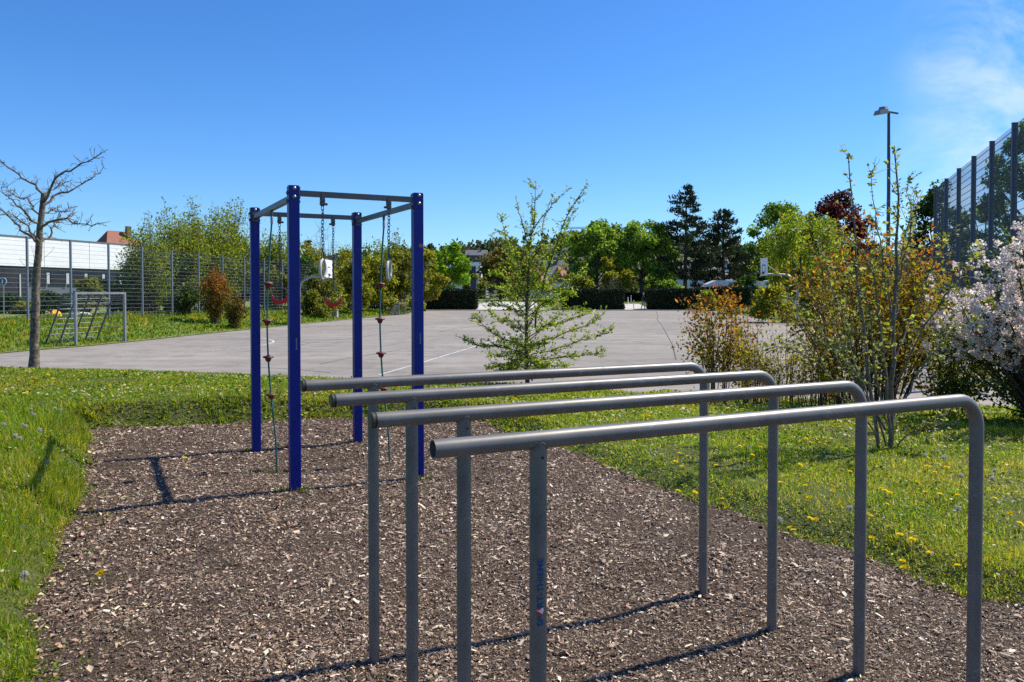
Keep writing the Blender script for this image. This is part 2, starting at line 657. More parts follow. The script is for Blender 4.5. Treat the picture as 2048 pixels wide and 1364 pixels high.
def grid_mesh(name, xs, ys, zf, smooth=True, keep=None):
    X, Y = np.meshgrid(xs, ys)
    Z = zf(X, Y)
    nx, ny = len(xs), len(ys)
    V = np.stack([X, Y, Z], -1).reshape(-1, 3)
    i = (np.arange(ny - 1)[:, None] * nx + np.arange(nx - 1)[None]).ravel()
    Q = np.stack([i, i + 1, i + 1 + nx, i + nx], 1)
    if keep is not None:
        kk = keep(X.ravel(), Y.ravel())
        Q = Q[kk[Q].any(1)]
        used = np.unique(Q)
        mp_ = np.full(len(V), -1)
        mp_[used] = np.arange(len(used))
        V, Q = V[used], mp_[Q]
    return np_mesh(name, V, Q, smooth=smooth)


# ---- wide ground sheet out to the horizon
def far_z(x, y):
    return court_z(x, np.minimum(y, 95)) - .5 + .0 * x


g = 3000
tag(link('ground', grid_mesh('ground', np.array([-g, -600, -200, -60, 60, 200, 600, g], float), np.array([-300, -20, 0, 40, 95, 200, 600, g], float), far_z), M['earth']), kind='structure')

# ---- court sheet
def fill_poly(name, poly, zf, m, lift=0.):
    mb = MB()
    mb.add([(x, y, float(zf(x, y)) + lift) for x, y in poly], [tuple(range(len(poly)))])
    return mb.obj(name, m)


tag(fill_poly('asphalt_court', COURT, court_z, M['asphalt']), kind='structure')

# ---- lawn in front of the court, mulch bed inside it
lx = np.arange(-16, 14.5, .12)
ly = np.arange(-2.5, 21, .12)


def lawn_keep(x, y):
    P = np.stack([x, y], 1)
    return (sd_poly(P, MUL) > -.25) & (sd_poly(P, COURT) > -.5)


tag(link('lawn', grid_mesh('lawn', lx, ly, lawn_z, keep=lawn_keep), M['lawn']), kind='structure')
tag(link('mulch_bed', grid_mesh('mulch_bed', np.arange(-6, 4.4, .05), np.arange(-2, 10.6, .05), mulch_z,
                                keep=lambda x, y: sd_poly(np.stack([x, y], 1), MUL) < .2), M['mulch']), kind='structure')


# ---- grass verges left and right of the court
FENCE_A = np.array([-21.07, 34.7])
FENCE_D = unit(np.array([.204, .979]))
Lp = np.array(LEFT)[::-1]          # increasing y


def left_edge(y):
    return np.interp(y, np.r_[20, Lp[:, 1], FARY, 95], np.r_[-16.2, Lp[:, 0], -10.4, -10.2])


def verge_z(x, y):
    d = left_edge(y) - x
    return court_z(x, np.minimum(y, 95)) + .02 + .62 * sstep(d, 0, 7.5) + .03 * vnoise(x, y, .8, 9) * sstep(d, 0, 1)


ys = np.r_[np.arange(19, 60, .7), np.arange(60, 101, 2.)]
tt = np.r_[0, .25, .6, 1, 1.6, 2.4, 3.4, 4.5, 6, 8, 11, 15, 21, 30, 45]
Yg = np.repeat(ys[:, None], len(tt), 1)
Xg = left_edge(Yg) - tt[None]
Zg = verge_z(Xg, Yg)
nx = len(tt)
ii = (np.arange(len(ys) - 1)[:, None] * nx + np.arange(nx - 1)[None]).ravel()
tag(link('verge', np_mesh('verge', np.stack([Xg, Yg, Zg], -1).reshape(-1, 3), np.stack([ii + 1, ii, ii + nx, ii + nx + 1], 1), smooth=True), M['verge']), kind='structure')
Rp = np.array([(12.0, 16.5), (14.0, 22)] + RIGHT + [(20.5, FARY)])


def right_edge(y):
    return np.interp(y, Rp[:, 1], Rp[:, 0])


def rverge_z(x, y):
    d = x - right_edge(y)
    return court_z(x, np.minimum(y, 95)) + .02 + .2 * sstep(d, 0, 4) + .02 * vnoise(x, y, .9, 19) * sstep(d, 0, 1)


ys = np.r_[np.arange(12, 50, .8), np.arange(50, 84, 2.)]
Yg = np.repeat(ys[:, None], len(tt), 1)
Xg = right_edge(Yg) + tt[None]
Zg = rverge_z(Xg, Yg)
ii = (np.arange(len(ys) - 1)[:, None] * nx + np.arange(nx - 1)[None]).ravel()
tag(link('verge', np_mesh('verge', np.stack([Xg, Yg, Zg], -1).reshape(-1, 3), np.stack([ii, ii + 1, ii + nx + 1, ii + nx], 1), smooth=True), M['verge']), kind='structure')


# ---- kerb along the far end, paths through the hedge gaps, grass behind
def slab(name, x0, x1, y0, y1, z0, z1, m, kind='structure'):
    return tag(MB().box(((x0 + x1) / 2, (y0 + y1) / 2, (z0 + z1) / 2), (x1 - x0, y1 - y0, z1 - z0)).obj(name, m), kind=kind)


FZ = float(court_z(0, FARY))
slab('kerb', -10.4, 20.5, FARY, FARY + .25, FZ - .2, FZ + .09, M['kerb'])
def back_z(y):
    return FZ + .03 + (np.minimum(y, 99) - FARY) * .045


tag(link('grass_strip', grid_mesh('grass_strip', np.linspace(-34, 34, 12), np.r_[FARY + .25, np.arange(84, 100, 2.), 110, 145], lambda x, y: back_z(y)), M['verge']), kind='structure')
fill_poly('path', [(-3.7, FARY + .25), (3.6, FARY + .25), (4.0, 96), (-2.6, 98), (-4.2, 92)], lambda x, y: back_z(y) + .012, M['gravel'])['kind'] = 'structure'
fill_poly('path', [(11.75, FARY + .25), (14.4, FARY + .25), (14.8, 93), (11.9, 93)], lambda x, y: back_z(y) + .012, M['gravel'])['kind'] = 'structure'


# ---- court markings: thin painted strips 4 mm above the asphalt
def strip(name, pts, width, m, lift=.005):
    P = np.array(pts, float)
    T = np.gradient(P, axis=0)
    T = unit(T)
    S = np.stack([-T[:, 1], T[:, 0]], 1)
    n = len(P)
    A, B = P + S * width / 2, P - S * width / 2
    V = [(*a, court_z(*a) + lift) for a in A] + [(*b, court_z(*b) + lift) for b in B]
    mb = MB()
    mb.add(V, [(i, n + i, n + i + 1, i + 1) for i in range(n - 1)])
    return tag(mb.obj(name, m), kind='structure')


oc = lambda *p: on_court(*p)[:2]
strip('court_line', [oc(758, 750), oc(847, 724.5), oc(950, 693), oc(1060, 660), oc(1110, 646)], .07, M['line'])
CA = unit(oc(950, 693) - oc(758, 750))                      # the court's long axis
CB = np.array([CA[1], -CA[0]])
gc = oc(205, 689)
strip('court_line', [gc + CB * 6.0 * math.cos(a) + CA * 6.0 * math.sin(a) for a in np.linspace(-1.45, 1.45, 30)], .08, M['line'], .0055)
for (a, b, yy, wd) in ((700, 990, 669, .07), (640, 900, 662, .06), (847, 985, 693, .06), (847, 985, 706.5, .06), (1130, 1400, 668, .06), (1300, 1321, 650.5, .12),
                       (784, 820, 650, .08), (851, 866, 650, .08), (215, 310, 716, .07), (440, 500, 672, .07)):
    strip('court_line', [oc(a, yy), oc(b, yy - (b - a) * .006)], wd, M['line'], .0062)
for pl in ([(1312, 622), (1316, 632), (1314, 640), (1322, 648), (1330, 662), (1345, 690), (1352, 720)], [(600, 690), (640, 682), (710, 676), (760, 668), (800, 662)],
           [(880, 664), (915, 656), (960, 652), (1010, 650)], [(500, 734), (580, 738), (660, 745)], [(640, 728), (700, 716), (800, 700)]):
    strip('asphalt_seam', [oc(*p) for p in pl], .038, M['seam'], .0035)

# ------------------------------------------------------------------ the wooded hill far behind
def hill_z(x, y):
    t = (x - 0) / y
    ridge = np.interp(t, [-.75, -.4, -.2, -.06, .02, .09, .16, .24, .33, .5, .75], [8, 18, 28, 33, 37, 40, 38, 32, 28, 24, 15])
    return -1 + ridge * sstep(y, 260, 560) * (.93 + .07 * vnoise(x, y, .012, 21))


tag(link('hill', grid_mesh('hill', np.linspace(-520, 520, 90), np.linspace(240, 760, 50), hill_z), M['hill']), kind='structure')
n = 1150
hy = R.uniform(285, 620, n)
hx = R.uniform(-.5, .55, n) * hy
hz = hill_z(hx, hy)
hh = R.uniform(4, 9, n)
tall = R.random(n) < .10
hcol = palette(n, [(.035, .06, .02), (.06, .085, .03), (.08, .075, .045), (.02, .035, .02), (.09, .12, .03)], [.3, .25, .2, .15, .1])
per = 30
P = R.normal(size=(n, per, 3)) * .42
rr = np.linalg.norm(P, axis=2, keepdims=True)
P = P / np.maximum(rr, 1e-6) * np.minimum(rr, 1)
sc = np.stack([hh * .42, hh * .42, hh * .55], 1)
sc[tall] = np.stack([hh[tall] * .25, hh[tall] * .25, hh[tall] * .9], 1)
C = np.stack([hx, hy, hz + hh * .5], 1)[:, None] + P * sc[:, None]
C = C.reshape(-1, 3)
V, T, c = leaf_arrays(C, rand_dirs(len(C)), rand_dirs(len(C)), R.uniform(1.7, 3.2, len(C)), R.uniform(1.2, 2.2, len(C)), np.repeat(hcol, per, 0) * R.uniform(.7, 1.3, (len(C), 1)))
tag(link('hill_forest', np_mesh('hill_forest', V, T, c), M['leaf']), 'far wooded hillside of mixed trees on the horizon', kind='stuff')


# ------------------------------------------------------------------ houses
def house(name, x, y, z, wx, wy, wall_h, roof_h, rz, wall_m, roof_m, label, hip=0., windows=((-.25, .5), (.25, .5)), chimney=True, group=None):
    r = empty(name, (x, y, z), label, 'house', group, rz)
    MB().box((0, 0, wall_h / 2), (wx, wy, wall_h)).obj('wall', wall_m, r)
    a, b = wx / 2 + .4, wy / 2 + .4
    h0, h1 = wall_h + .01, wall_h + roof_h
    ridge = a * (1 - hip)
    rf = MB().add([(-a, -b, h0), (a, -b, h0), (a, b, h0), (-a, b, h0), (-ridge, 0, h1), (ridge, 0, h1)],
                  [(0, 1, 5, 4), (2, 3, 4, 5), (1, 2, 5), (3, 0, 4), (3, 2, 1, 0)]).obj('roof', roof_m, r)
    if chimney:
        MB().box((wx * .2, -wy * .12, h1 - .1), (.7, .7, 1.8)).obj('chimney', M['plaster_brown'], rf)
    for fx, fz in windows:
        wv = MB().box((wx * fx, -wy / 2 - .01, wall_h * fz), (1.3, .08, 1.3)).obj('window', M['glass_dark'], r)
        MB().box((wx * fx, -wy / 2 - .05, wall_h * fz - .72), (1.5, .2, .1)).obj('sill', M['plaster'], wv)
    return r


def hs_at(px, py_top, Y):
    p = at(px, py_top, Y)
    return p


q = at(234, 462, 130)
house('house', q[0], 130, -.5, 7, 7, q[2] - 4.4 + .5, 4.4, .95, M['plaster_brown'], M['roof_red'], 'old house with red tiled hipped roof rising behind the white hall', hip=.6)
for (px, top, Y, wx, wh, rh, rz, wm, rm, lab, hip) in (
        (936, 524, 190, 6, 5, 3, .1, 'plaster', 'roof_grey', 'grey roofed house low at the foot of the hill', 0),
        (953, 500, 420, 11, 5, 3, .05, 'plaster_brown', 'roof_grey', 'long grey roofed house near the crest of the hill', 0),
        (1079, 540, 170, 5, 5, 4.5, 1.3, 'plaster', 'roof_red', 'house with steep red roof glimpsed through the young hornbeam', 0),
        (1125, 533, 200, 5.5, 4, 4, 1.0, 'plaster', 'roof_red', 'small red roofed house beside the left chestnut tree', .2),
        (1103, 520, 230, 7, 5, 4, .2, 'plaster', 'roof_grey', 'pale house with grey roof between the red roofs', 0),
        (1403, 530, 240, 12, 6, 3, .1, 'plaster', 'roof_grey', 'pale house seen between the two dark conifers', 0),
        (1424, 514, 330, 12, 6, 3, -.1, 'white_paint', 'roof_grey', 'white house higher up between the conifers', 0)):
    q = at(px, top, Y)
    base = float(hill_z(q[0], Y)) if Y > 260 else -.5
    hgt = max(q[2] - base - rh, 3)
    house('house', q[0], Y, base, wx, wx * .75, hgt, rh, rz, M[wm], M[rm], lab, hip, windows=((-.3, .75), (0, .75), (.3, .75)))
q = at(931, 527, 125)
bl = empty('apartment_block', (q[0], 125, -.3), 'white flat roofed building with balcony behind the bright green tree', 'building')
MB().box((0, 0, (q[2] + .3) / 2), (5, 8, q[2] + .3)).obj('wall', M['white_paint'], bl)
MB().box((.6, -4.6, q[2] - 2.2), (3.4, 1.2, 1.1)).obj('balcony', M['white_panel'], bl)
MB().box((.6, -4.06, q[2] - .9), (2.4, .1, 1.2)).obj('window', M['glass_dark'], bl)

# tower crane far away: mast, jib, counter jib
q = at(1178, 459, 420)
cr = empty('tower_crane', (q[0], 420, 20), 'distant tower crane with thin horizontal jib above the trees', 'crane')
hz_ = q[2] - 20
MB().box((0, 0, hz_ / 2), (.9, .9, hz_)).obj('mast', M['crane'], cr)
mb = MB()
for k in range(12):
    mb.tube([(-1.2 * k, 0, hz_ + .5), (-1.2 * k - .6, 0, hz_ + 1.2), (-1.2 * k - 1.2, 0, hz_ + .5)], .1, 4)
mb.box((-7.2, 0, hz_ + .5), (15, .25, .25)).box((-7.2, 0, hz_ + 1.25), (14, .2, .2))
mb.obj('jib', M['crane'], cr)
MB().box((2.2, 0, hz_ + .6), (4.4, .4, .3)).box((4, 0, hz_), (1, .8, 1.2)).obj('counter_jib', M['crane'], cr)
MB().box((.2, -.7, hz_ - .6), (.9, .8, 1.2)).obj('cab', M['white_paint'], cr)

# ------------------------------------------------------------------ the white hall behind the left fence
A0 = at(-140, 455, 62)
A1 = at(300, 495, 84)
ztop = 6.5
wd = unit((A1 - A0)[:2])
wl = float(np.linalg.norm((A1 - A0)[:2]))
hall = empty('school_hall', (A0[0], A0[1], 0), 'long low hall with white upper cladding and dark window strip', 'building', rz=math.atan2(wd[1], wd[0]))
zb = 4.0                                                  # underside of the white band
LH = 34.0
MB().box((LH / 2, 7, zb / 2 - .2), (LH, 13.6, zb + .4)).obj('lower_wall', M['slate_wall'], hall)
MB().box((LH / 2, 7, (zb + ztop) / 2), (LH, 13.9, ztop - zb - .02)).obj('core', M['slate_wall'], hall)
pw = 5.0
k = 0
while k * pw < LH:
    x0, x1 = k * pw, min(LH, (k + 1) * pw)
    MB().box(((x0 + x1) / 2, -.1, (zb + ztop) / 2), (x1 - x0 - .06, .3, ztop - zb)).obj('wall_panel', M['white_panel'], hall)
    k += 1
MB().box((LH / 2, 6.9, ztop + .06), (LH + .3, 14.4, .12)).obj('roof', M['roof_grey'], hall)
MB().box((7.5, 5, ztop + .7), (2.2, 3, 1.2)).obj('roof_unit', M['slate_wall'], hall)
MB().box((5.5, -.02, zb / 2), (6, .2, zb - .5)).obj('entrance_glazing', M['glass_dark'], hall)
for k in range(11):
    x0 = 9.6 + k * 2.1
    wv = MB().box((x0, .04, 3.0), (1.6, .12, .95)).obj('window', M['glass_dark'], hall)
    MB().box((x0 + .95, .0, 3.0), (.3, .14, 1.0)).obj('mullion', M['mullion'], wv)
for k in range(3):
    MB().box((3.2 + k * 2.2, -.15, 1.7), (.12, .12, 3.2)).obj('column', M['mullion'], hall)
# a second flat roofed hall farther along, only its white edge shows
q0, q1 = at(640, 500, 120), at(712, 514, 128)
h2 = empty('far_hall', (q0[0] - 12, 118, 0), 'far flat roofed hall whose pale roof edge shows above the bushes', 'building', rz=.12)
MB().box((11, 8, 3.2), (26, 16, 6.9)).obj('wall', M['white_panel'], h2)
MB().box((11, 8, 6.85), (26.6, 16.6, .35)).obj('roof', M['roof_grey'], h2)
for k in range(6):
    MB().box((1 + k * 4, -.02, 3.4), (2.6, .1, 1.2)).obj('window', M['glass_dark'], h2)


# ------------------------------------------------------------------ mesh fences
def mesh_panel(p0, p1, z0, z1, hstep, vstep, m, parent, rh=.0055, rv=.0032):
    d = np.array(p1) - np.array(p0)
    L = float(np.linalg.norm(d))
    d = d / L
    Vs, Qs, o = [], [], 0

    def rod(a, b, r):
        nonlocal o
        V, Qd = tube([a, b], r, 3)
        Vs.append(V)
        Qs.append(Qd + o)
        o += len(V)

    nrm = np.array([-d[1], d[0]]) * .009
    for z in np.arange(z0 + .04, z1 + .001, hstep):
        for s in (-1, 1):
            a = p0 + nrm * s
            b = p1 + nrm * s
            rod((*a, z), (*b, z), rh)
    for k in range(1, int(L / vstep)):
        a = p0 + d * vstep * k
        rod((*a, z0), (*a, z1), rv)
    return link('mesh_panel', np_mesh('mesh_panel', np.concatenate(Vs), np.concatenate(Qs)), m, parent)


def mesh_fence(name, A, D, npost, gap, h, zf, label, pm, wm, ps=.06, hstep=.2, vstep=.05, tops=None, rods=(.0055, .0032)):
    r = empty(name, (A[0], A[1], zf(A[0], A[1])), label, 'fence')
    o = np.array([A[0], A[1]])
    oz = zf(*A)
    for i in range(npost):
        p = A + D * gap * i
        z = float(zf(*p)) - oz
        hh_ = h if tops is None else tops(i) - (z + oz)
        rot = Matrix.Rotation(math.atan2(D[1], D[0]), 3, 'Z')
        mb = MB().box((p[0] - o[0], p[1] - o[1], z + hh_ / 2 - .15), (ps, ps * 1.1, hh_ + .3), rot)
        mb.box((p[0] - o[0], p[1] - o[1], z + hh_ + .006), (ps * 1.15, ps * 1.25, .012), rot)
        mb.obj('fence_post', pm, r)
        if i < npost - 1:
            p2 = A + D * gap * (i + 1)
            z2 = min(z, float(zf(*p2)) - oz)
            mesh_panel(p - o + D * ps * .6, p2 - o - D * ps * .6, z2 + .06, z2 + hh_ - .03, hstep, vstep, wm, r, *rods)
    return r


mesh_fence('mesh_fence', FENCE_A - FENCE_D * 5.06, FENCE_D, 22, 2.53, 3.7, lambda x, y: float(verge_z(np.float64(x), np.float64(y))),
           'long grey wire mesh ball fence along the left grass verge', M['fence_post'], M['fence_wire'], .075, .2, .06, rods=(.0052, .0013))
RF_A = np.array([12.17, 19.4])
RF_D = unit(np.array([.3455, .938]))
mesh_fence('tall_mesh_fence', RF_A - RF_D * 2.5, RF_D, 7, 2.5, 5.85, lambda x, y: -.1, 'tall slate grey ball stop fence beside the blossoming tree', M['fence_dark'], M['fence_dark'], .108, .2, .06, rods=(.006, .0034))
RF2 = RF_A + RF_D * 2.5 * 5.4
mesh_fence('low_mesh_fence', RF2 + np.array([.3, .5]), RF_D, 10, 2.5, 3.9, lambda x, y: -.1, 'lower grey mesh fence running on behind the tall one', M['fence_dark'], M['fence_dark'], .09, .2, .08, rods=(.003, .0015))


# ------------------------------------------------------------------ football goals
def goal(loc, rz, W, H, d_top, d_bot, label, group, s=.08):
    r = empty('football_goal', loc, label, 'goal', group, rz)          # mouth along local y, net towards local -x
    for y in (0, W):
        MB().box((0, y, H / 2), (s, s, H)).obj('goal_post', M['goal_steel'], r)
    MB().box((0, W / 2, H - s / 2 + .002), (s * .98, W - s, s)).obj('crossbar', M['goal_steel'], r)
    for y in (0, W):
        MB().tube([(-s / 2, y, H - .05), (-d_top, y, H - .05)], s * .3, 6).obj('top_stay', M['goal_steel'], r)
        MB().tube([(-s / 2, y, .04), (-d_bot, y, .04)], s * .3, 6).obj('ground_bar', M['goal_steel'], r)
    for k in range(5):
        y = W * k / 4
        MB().tube([(-d_top, y, H - .05), (-d_bot, y, .04)], s * .36, 6).obj('back_bar', M['fence_dark'], r)
    MB().tube([(-d_top, 0, H - .05), (-d_top, W, H - .05)], s * .3, 6).obj('back_rail', M['goal_steel'], r)
    MB().tube([(-d_bot, 0, .04), (-d_bot, W, .04)], s * .3, 6).obj('back_rail', M['goal_steel'], r)
    mb = MB()
    for k in range(1, 10):
        t = k / 10
        x, z = -d_top + (d_top - d_bot) * t, (H - .05) * (1 - t) + .04 * t
        mb.tube([(x, 0, z), (x, W, z)], .011, 4, False)
        for y in (0, W):
            mb.tube([(x, y, z), (-s / 2, y, z)], .011, 4, False)
    mb.obj('net_rods', M['goal_steel'], r)
    return r


ga, gb = oc(152, 693), oc(250, 684)
gd = gb - ga
goal((ga[0], ga[1], court_z(*ga)), math.atan2(gd[1], gd[0]) - math.pi / 2, float(np.linalg.norm(gd)), 1.92, .45, 1.25, 'grey steel football goal at the near left edge of the court', 'football goals')
ga = oc(798, 630.5)
goal((ga[0], ga[1], court_z(*ga)), -.12, 2.0, 1.02, .4, .9, 'small steel goal far off at the left court corner', 'football goals', .07)


# ------------------------------------------------------------------ basketball hoops
def hoop(loc, side, label, boardw=1.5, reach=2.0):
    r = empty('basketball_hoop', loc, label, 'basketball hoop', 'basketball hoops', 0)
    s = side                                              # +1 board towards +x
    pts = [(0, 0, -.2), (0, 0, 2.2)]
    for a in np.linspace(0, math.pi / 2, 8)[1:]:
        pts.append((s * .95 * (1 - math.cos(a)), 0, 2.2 + .75 * math.sin(a)))
    pts.append((s * (reach - .05), 0, 2.97))
    MB().tube(pts, .075, 10).obj('pole', M['galv'], r, smooth=True)
    MB().tube([(s * 1.0, 0, 2.98), (s * (reach - .07), 0, 3.6)], .03, 6).obj('strut', M['galv'], r)
    b = MB().box((s * reach, 0, 3.42), (.05, boardw, 1.05)).obj('backboard', M['board_white'], r)
    f = MB()
    xx = s * (reach + .028)
    for (y, z, a, c) in ((0, 3.52, .62, .05), (0, 3.10, .62, .05)):
        f.box((xx, y, z), (.008, a, c))
    for y in (-.285, .285):
        f.box((xx, y, 3.31), (.008, .05, .37))
    f.obj('target_square', M['dark_hole'], b)
    ring = [(s * (reach + .28 + .225 * math.cos(a)), .225 * math.sin(a), 3.05) for a in np.linspace(0, 2 * math.pi, 17)]
    MB().tube(ring, .012, 6, False).obj('rim', M['orange_steel'], r)
    MB().box((s * (reach + .06), 0, 3.03), (.1, .14, .12)).obj('bracket', M['orange_steel'], r)
    return r


p = oc(604, 648)
hoop((p[0] - .15, p[1], court_z(*p) - .12), 1, 'basketball hoop on curved grey pole by the left fence bushes', 1.8, 1.75)
p = oc(1591, 648)
hoop((p[0] + .1, p[1], court_z(*p)), -1, 'basketball hoop on curved grey pole at the right court edge', 1.2)

# ------------------------------------------------------------------ lamp post with two floodlights
p = at(1779, 225, 32)
lp = empty('lamp_post', (p[0], 32, -.25), 'tall grey lamp post with two floodlights above the bronze bush', 'lamp post')
MB().tube([(0, 0, -.2), (0, 0, 3), (0, 0, 6), (-.03, 0, p[2] + .25)], [.085, .08, .068, .055], 10).obj('pole', M['lamp_post'], lp, smooth=True)
hz_ = p[2] + .25
MB().box((.02, -.05, hz_), (.9, .06, .06), Matrix.Rotation(.5, 3, 'Z')).obj('cross_arm', M['lamp_post'], lp)
for (dx, dy, dz, rz) in ((-.42, -.22, -.05, .25), (-.18, .12, .16, .9)):
    rot = Matrix.Rotation(rz, 3, 'Z') @ Matrix.Rotation(-.18, 3, 'Y')
    h_ = MB()
    poly = [(-.3, -.13), (-.2, -.17), (.26, -.15), (.3, -.1), (.3, .1), (.26, .15), (-.2, .17), (-.3, .13)]
    h_.prism(poly, -.06, .10, .25)
    h_.v = [tuple(np.array(rot @ Vector(v)) + np.array((dx, dy, hz_ + dz))) for v in h_.v]
    ho = h_.obj('lamp_head', M['lamp_head'], lp)
    g_ = MB().box((0, 0, -.068), (.44, .24, .012))
    g_.v = [tuple(np.array(rot @ Vector(v)) + np.array((dx, dy, hz_ + dz))) for v in g_.v]
    g_.obj('lens', M['lamp_glass'], ho)


# ------------------------------------------------------------------ small things round the court
def clumps_tree(root, h, wx, wy, base, ncl, nleaf, L, cols, weights, seed, trunk_r, profile='round', wood='bark', mat_='leaf', flat=.75, cl_r=.26, up=.5, sparse=1., jit=.2):
    """a tapered trunk with limbs reaching into leaf clumps spread through the crown's volume"""
    rg = np.random.default_rng(seed)
    pl = Plant()
    ch = h - base
    lean = rg.normal(size=2) * .02 * h
    tp = np.array([(0, 0, -.2), (lean[0] * .2, lean[1] * .2, base * .6 + .05), (lean[0] * .6, lean[1] * .6, base + ch * .35), (lean[0], lean[1], base + ch * .8)])
    pl.wood(tp, [trunk_r * 1.15, trunk_r * .9, trunk_r * .55, trunk_r * .15], 7)
    cs = []
    for i in range(ncl):
        t = rg.beta(1.3, 1.25) if profile != 'cone' else rg.beta(1., 1.6)
        if profile == 'round':
            rad = math.sqrt(max(0, 1 - (2 * t - 1) ** 2)) ** .8
        elif profile == 'upright':
            rad = min(1, (1 - t) * 1.9 + .10) * min(1, t * 4 + .55)
        elif profile == 'cone':
            rad = (1 - t) * .95 + .05
        else:
            rad = min(1., 1.25 * math.sqrt(max(0, 1 - t ** 2)))
        q_ = math.sqrt(rg.uniform(.12, 1)) * rad * (1 - cl_r * .45)
        a = rg.uniform(0, 2 * math.pi)
        cs.append((wx * q_ * math.cos(a) + lean[0] * t, wy * q_ * math.sin(a) + lean[1] * t, base + ch * (cl_r * .3 + t * (1 - cl_r * .55))))
    cs = np.array(cs)
    for i in range(min(ncl, 16)):
        c = cs[i]
        zs = np.clip(base + (c[2] - base) * rg.uniform(.1, .55), .1, h * .75)
        k = zs / h
        s0 = np.array([lean[0] * k, lean[1] * k, zs])
        mid = s0 * .5 + c * .5 + np.array([0, 0, -.03 * h]) + rg.normal(size=3) * .03 * h
        rr_ = trunk_r * .42 * (1 - k * .6)
        pl.wood([s0, mid, c], [rr_, rr_ * .6, rr_ * .2], 5)
    w = rg.uniform(.5, 1.5, ncl)
    ci = rg.choice(ncl, nleaf, p=w / w.sum())
    rad = cl_r * (wx + wy) / 2 * rg.uniform(.7, 1.3, ncl)
    off = rg.normal(size=(nleaf, 3))
    ln = np.linalg.norm(off, axis=1, keepdims=True)
    off = off / ln * np.minimum(ln, 1.9) ** .8 * .62
    C = cs[ci] + off * rad[ci][:, None] * np.array([1, 1, flat])
    Nn = unit(rg.normal(size=(nleaf, 3)) + np.array([0, 0, up]) + unit(off) * .5)
    col = palette(nleaf, cols, weights, jit, rg) * rg.uniform(.78, 1.25, (ncl, 1))[ci]
    s = L * rg.uniform(.6, 1.3, nleaf)
    pl.leaves(C, rand_dirs(nleaf, rg), Nn, s, s * .72, col)
    return pl.build(root, M[wood], M[mat_])


def shoots(root, h, w_, ns, nleaf, L, cols, weights, seed, r0=.012, spread=.07, t0=.25, base_r=.08, wood='twig', mat_='leaf', fan=.7, twigs=0, hmin=.65, curve=1., leafw=.62, jit=.22, zcol=None):
    """a bush of many stems fanning out from the base, leaves along the stems and side twigs"""
    rg = np.random.default_rng(seed)
    pl = Plant()
    paths = []
    for i in range(ns):
        a = rg.uniform(0, 2 * math.pi)
        q_ = math.sqrt(rg.uniform(0, 1))
        hh_ = h * rg.uniform(hmin, 1.) * (1 - .42 * q_ ** 2)
        b = np.array([base_r * q_ * math.cos(a), base_r * q_ * math.sin(a), -.08])
        e = np.array([w_ * q_ * math.cos(a), w_ * q_ * math.sin(a), hh_])
        m_ = np.array([e[0] * .5 * fan, e[1] * .5 * fan, hh_ * .55])
        t = np.linspace(0, 1, 8)[:, None]
        P = b * (1 - t) ** 2 + 2 * m_ * t * (1 - t) + e * t ** 2 + rg.normal(size=(8, 3)) * .012 * h * t
        r = r0 * rg.uniform(.6, 1.2)
        pl.wood(P, r * np.linspace(1, .22, 8), 4)
        paths.append(P)
        for k in range(twigs):
            j = rg.integers(2, 7)
            d = rand_dirs(1, rg)[0] * .6 + np.array([0, 0, .5]) + unit(P[j] * np.array([1, 1, 0])) * .3
            Lk = rg.uniform(.08, .2) * h
            Q = P[j] + unit(d) * np.linspace(0, 1, 4)[:, None] * Lk + rg.normal(size=(4, 3)) * .006 * h
            pl.wood(Q, r * .4 * np.linspace(1, .3, 4), 3)
            paths.append(np.concatenate([Q, Q[-1:].repeat(4, 0)]) if len(Q) < 8 else Q)
    PA = np.array(paths)
    pi = rg.choice(len(PA), nleaf)
    t = t0 + (1 - t0) * rg.beta(1.2, .9, nleaf)
    t[pi % (twigs + 1) != 0] = rg.uniform(.05, .43, (pi % (twigs + 1) != 0).sum()) if twigs else t[pi % (twigs + 1) != 0]
    x = t * 6.999
    i0 = x.astype(int)
    f = (x - i0)[:, None]
    C = PA[pi, i0] * (1 - f) + PA[pi, np.minimum(i0 + 1, 7)] * f + rg.normal(size=(nleaf, 3)) * spread * h * np.array([1, 1, .7]) * (.5 + .5 * (1 - t))[:, None]
    C[:, 2] = np.maximum(C[:, 2], .02)
    D = unit(rg.normal(size=(nleaf, 3)) + np.array([0, 0, .4]))
    Nn = unit(rg.normal(size=(nleaf, 3)) + np.array([0, 0, .6]))
    s = L * rg.uniform(.55, 1.3, nleaf)
    col = palette(nleaf, cols, weights, jit, rg)
    if zcol is not None:                                   # young leaves at the shoot ends have another colour
        kz = sstep(C[:, 2] / h + rg.normal(size=nleaf) * .12, zcol[0], zcol[1])[:, None]
        pick = rg.random((nleaf, 1)) < kz
        col = np.where(pick, palette(nleaf, zcol[2], None, jit, rg), col)
    pl.leaves(C, D, Nn, s, s * leafw, col)
    return pl.build(root, M[wood], M[mat_], 'stem', 'foliage')


p = oc(680, 638)
cb = empty('utility_box', (p[0] - .35, p[1], verge_z(p[0] - .35, p[1]) - .02), 'pale grey box standing on the left grass verge', 'utility box')
MB().prism([(-.2, -.17), (-.17, -.2), (.17, -.2), (.2, -.17), (.2, .17), (.17, .2), (-.17, .2), (-.2, .17)], -.1, .55).obj('body', M['concrete'], cb)
MB().prism([(-.23, -.23), (.23, -.23), (.23, .23), (-.23, .23)], .552, .62, .12).obj('lid', M['concrete'], cb)
MB().box((0, -.203, .3), (.28, .012, .38)).obj('door', M['galv'], cb)

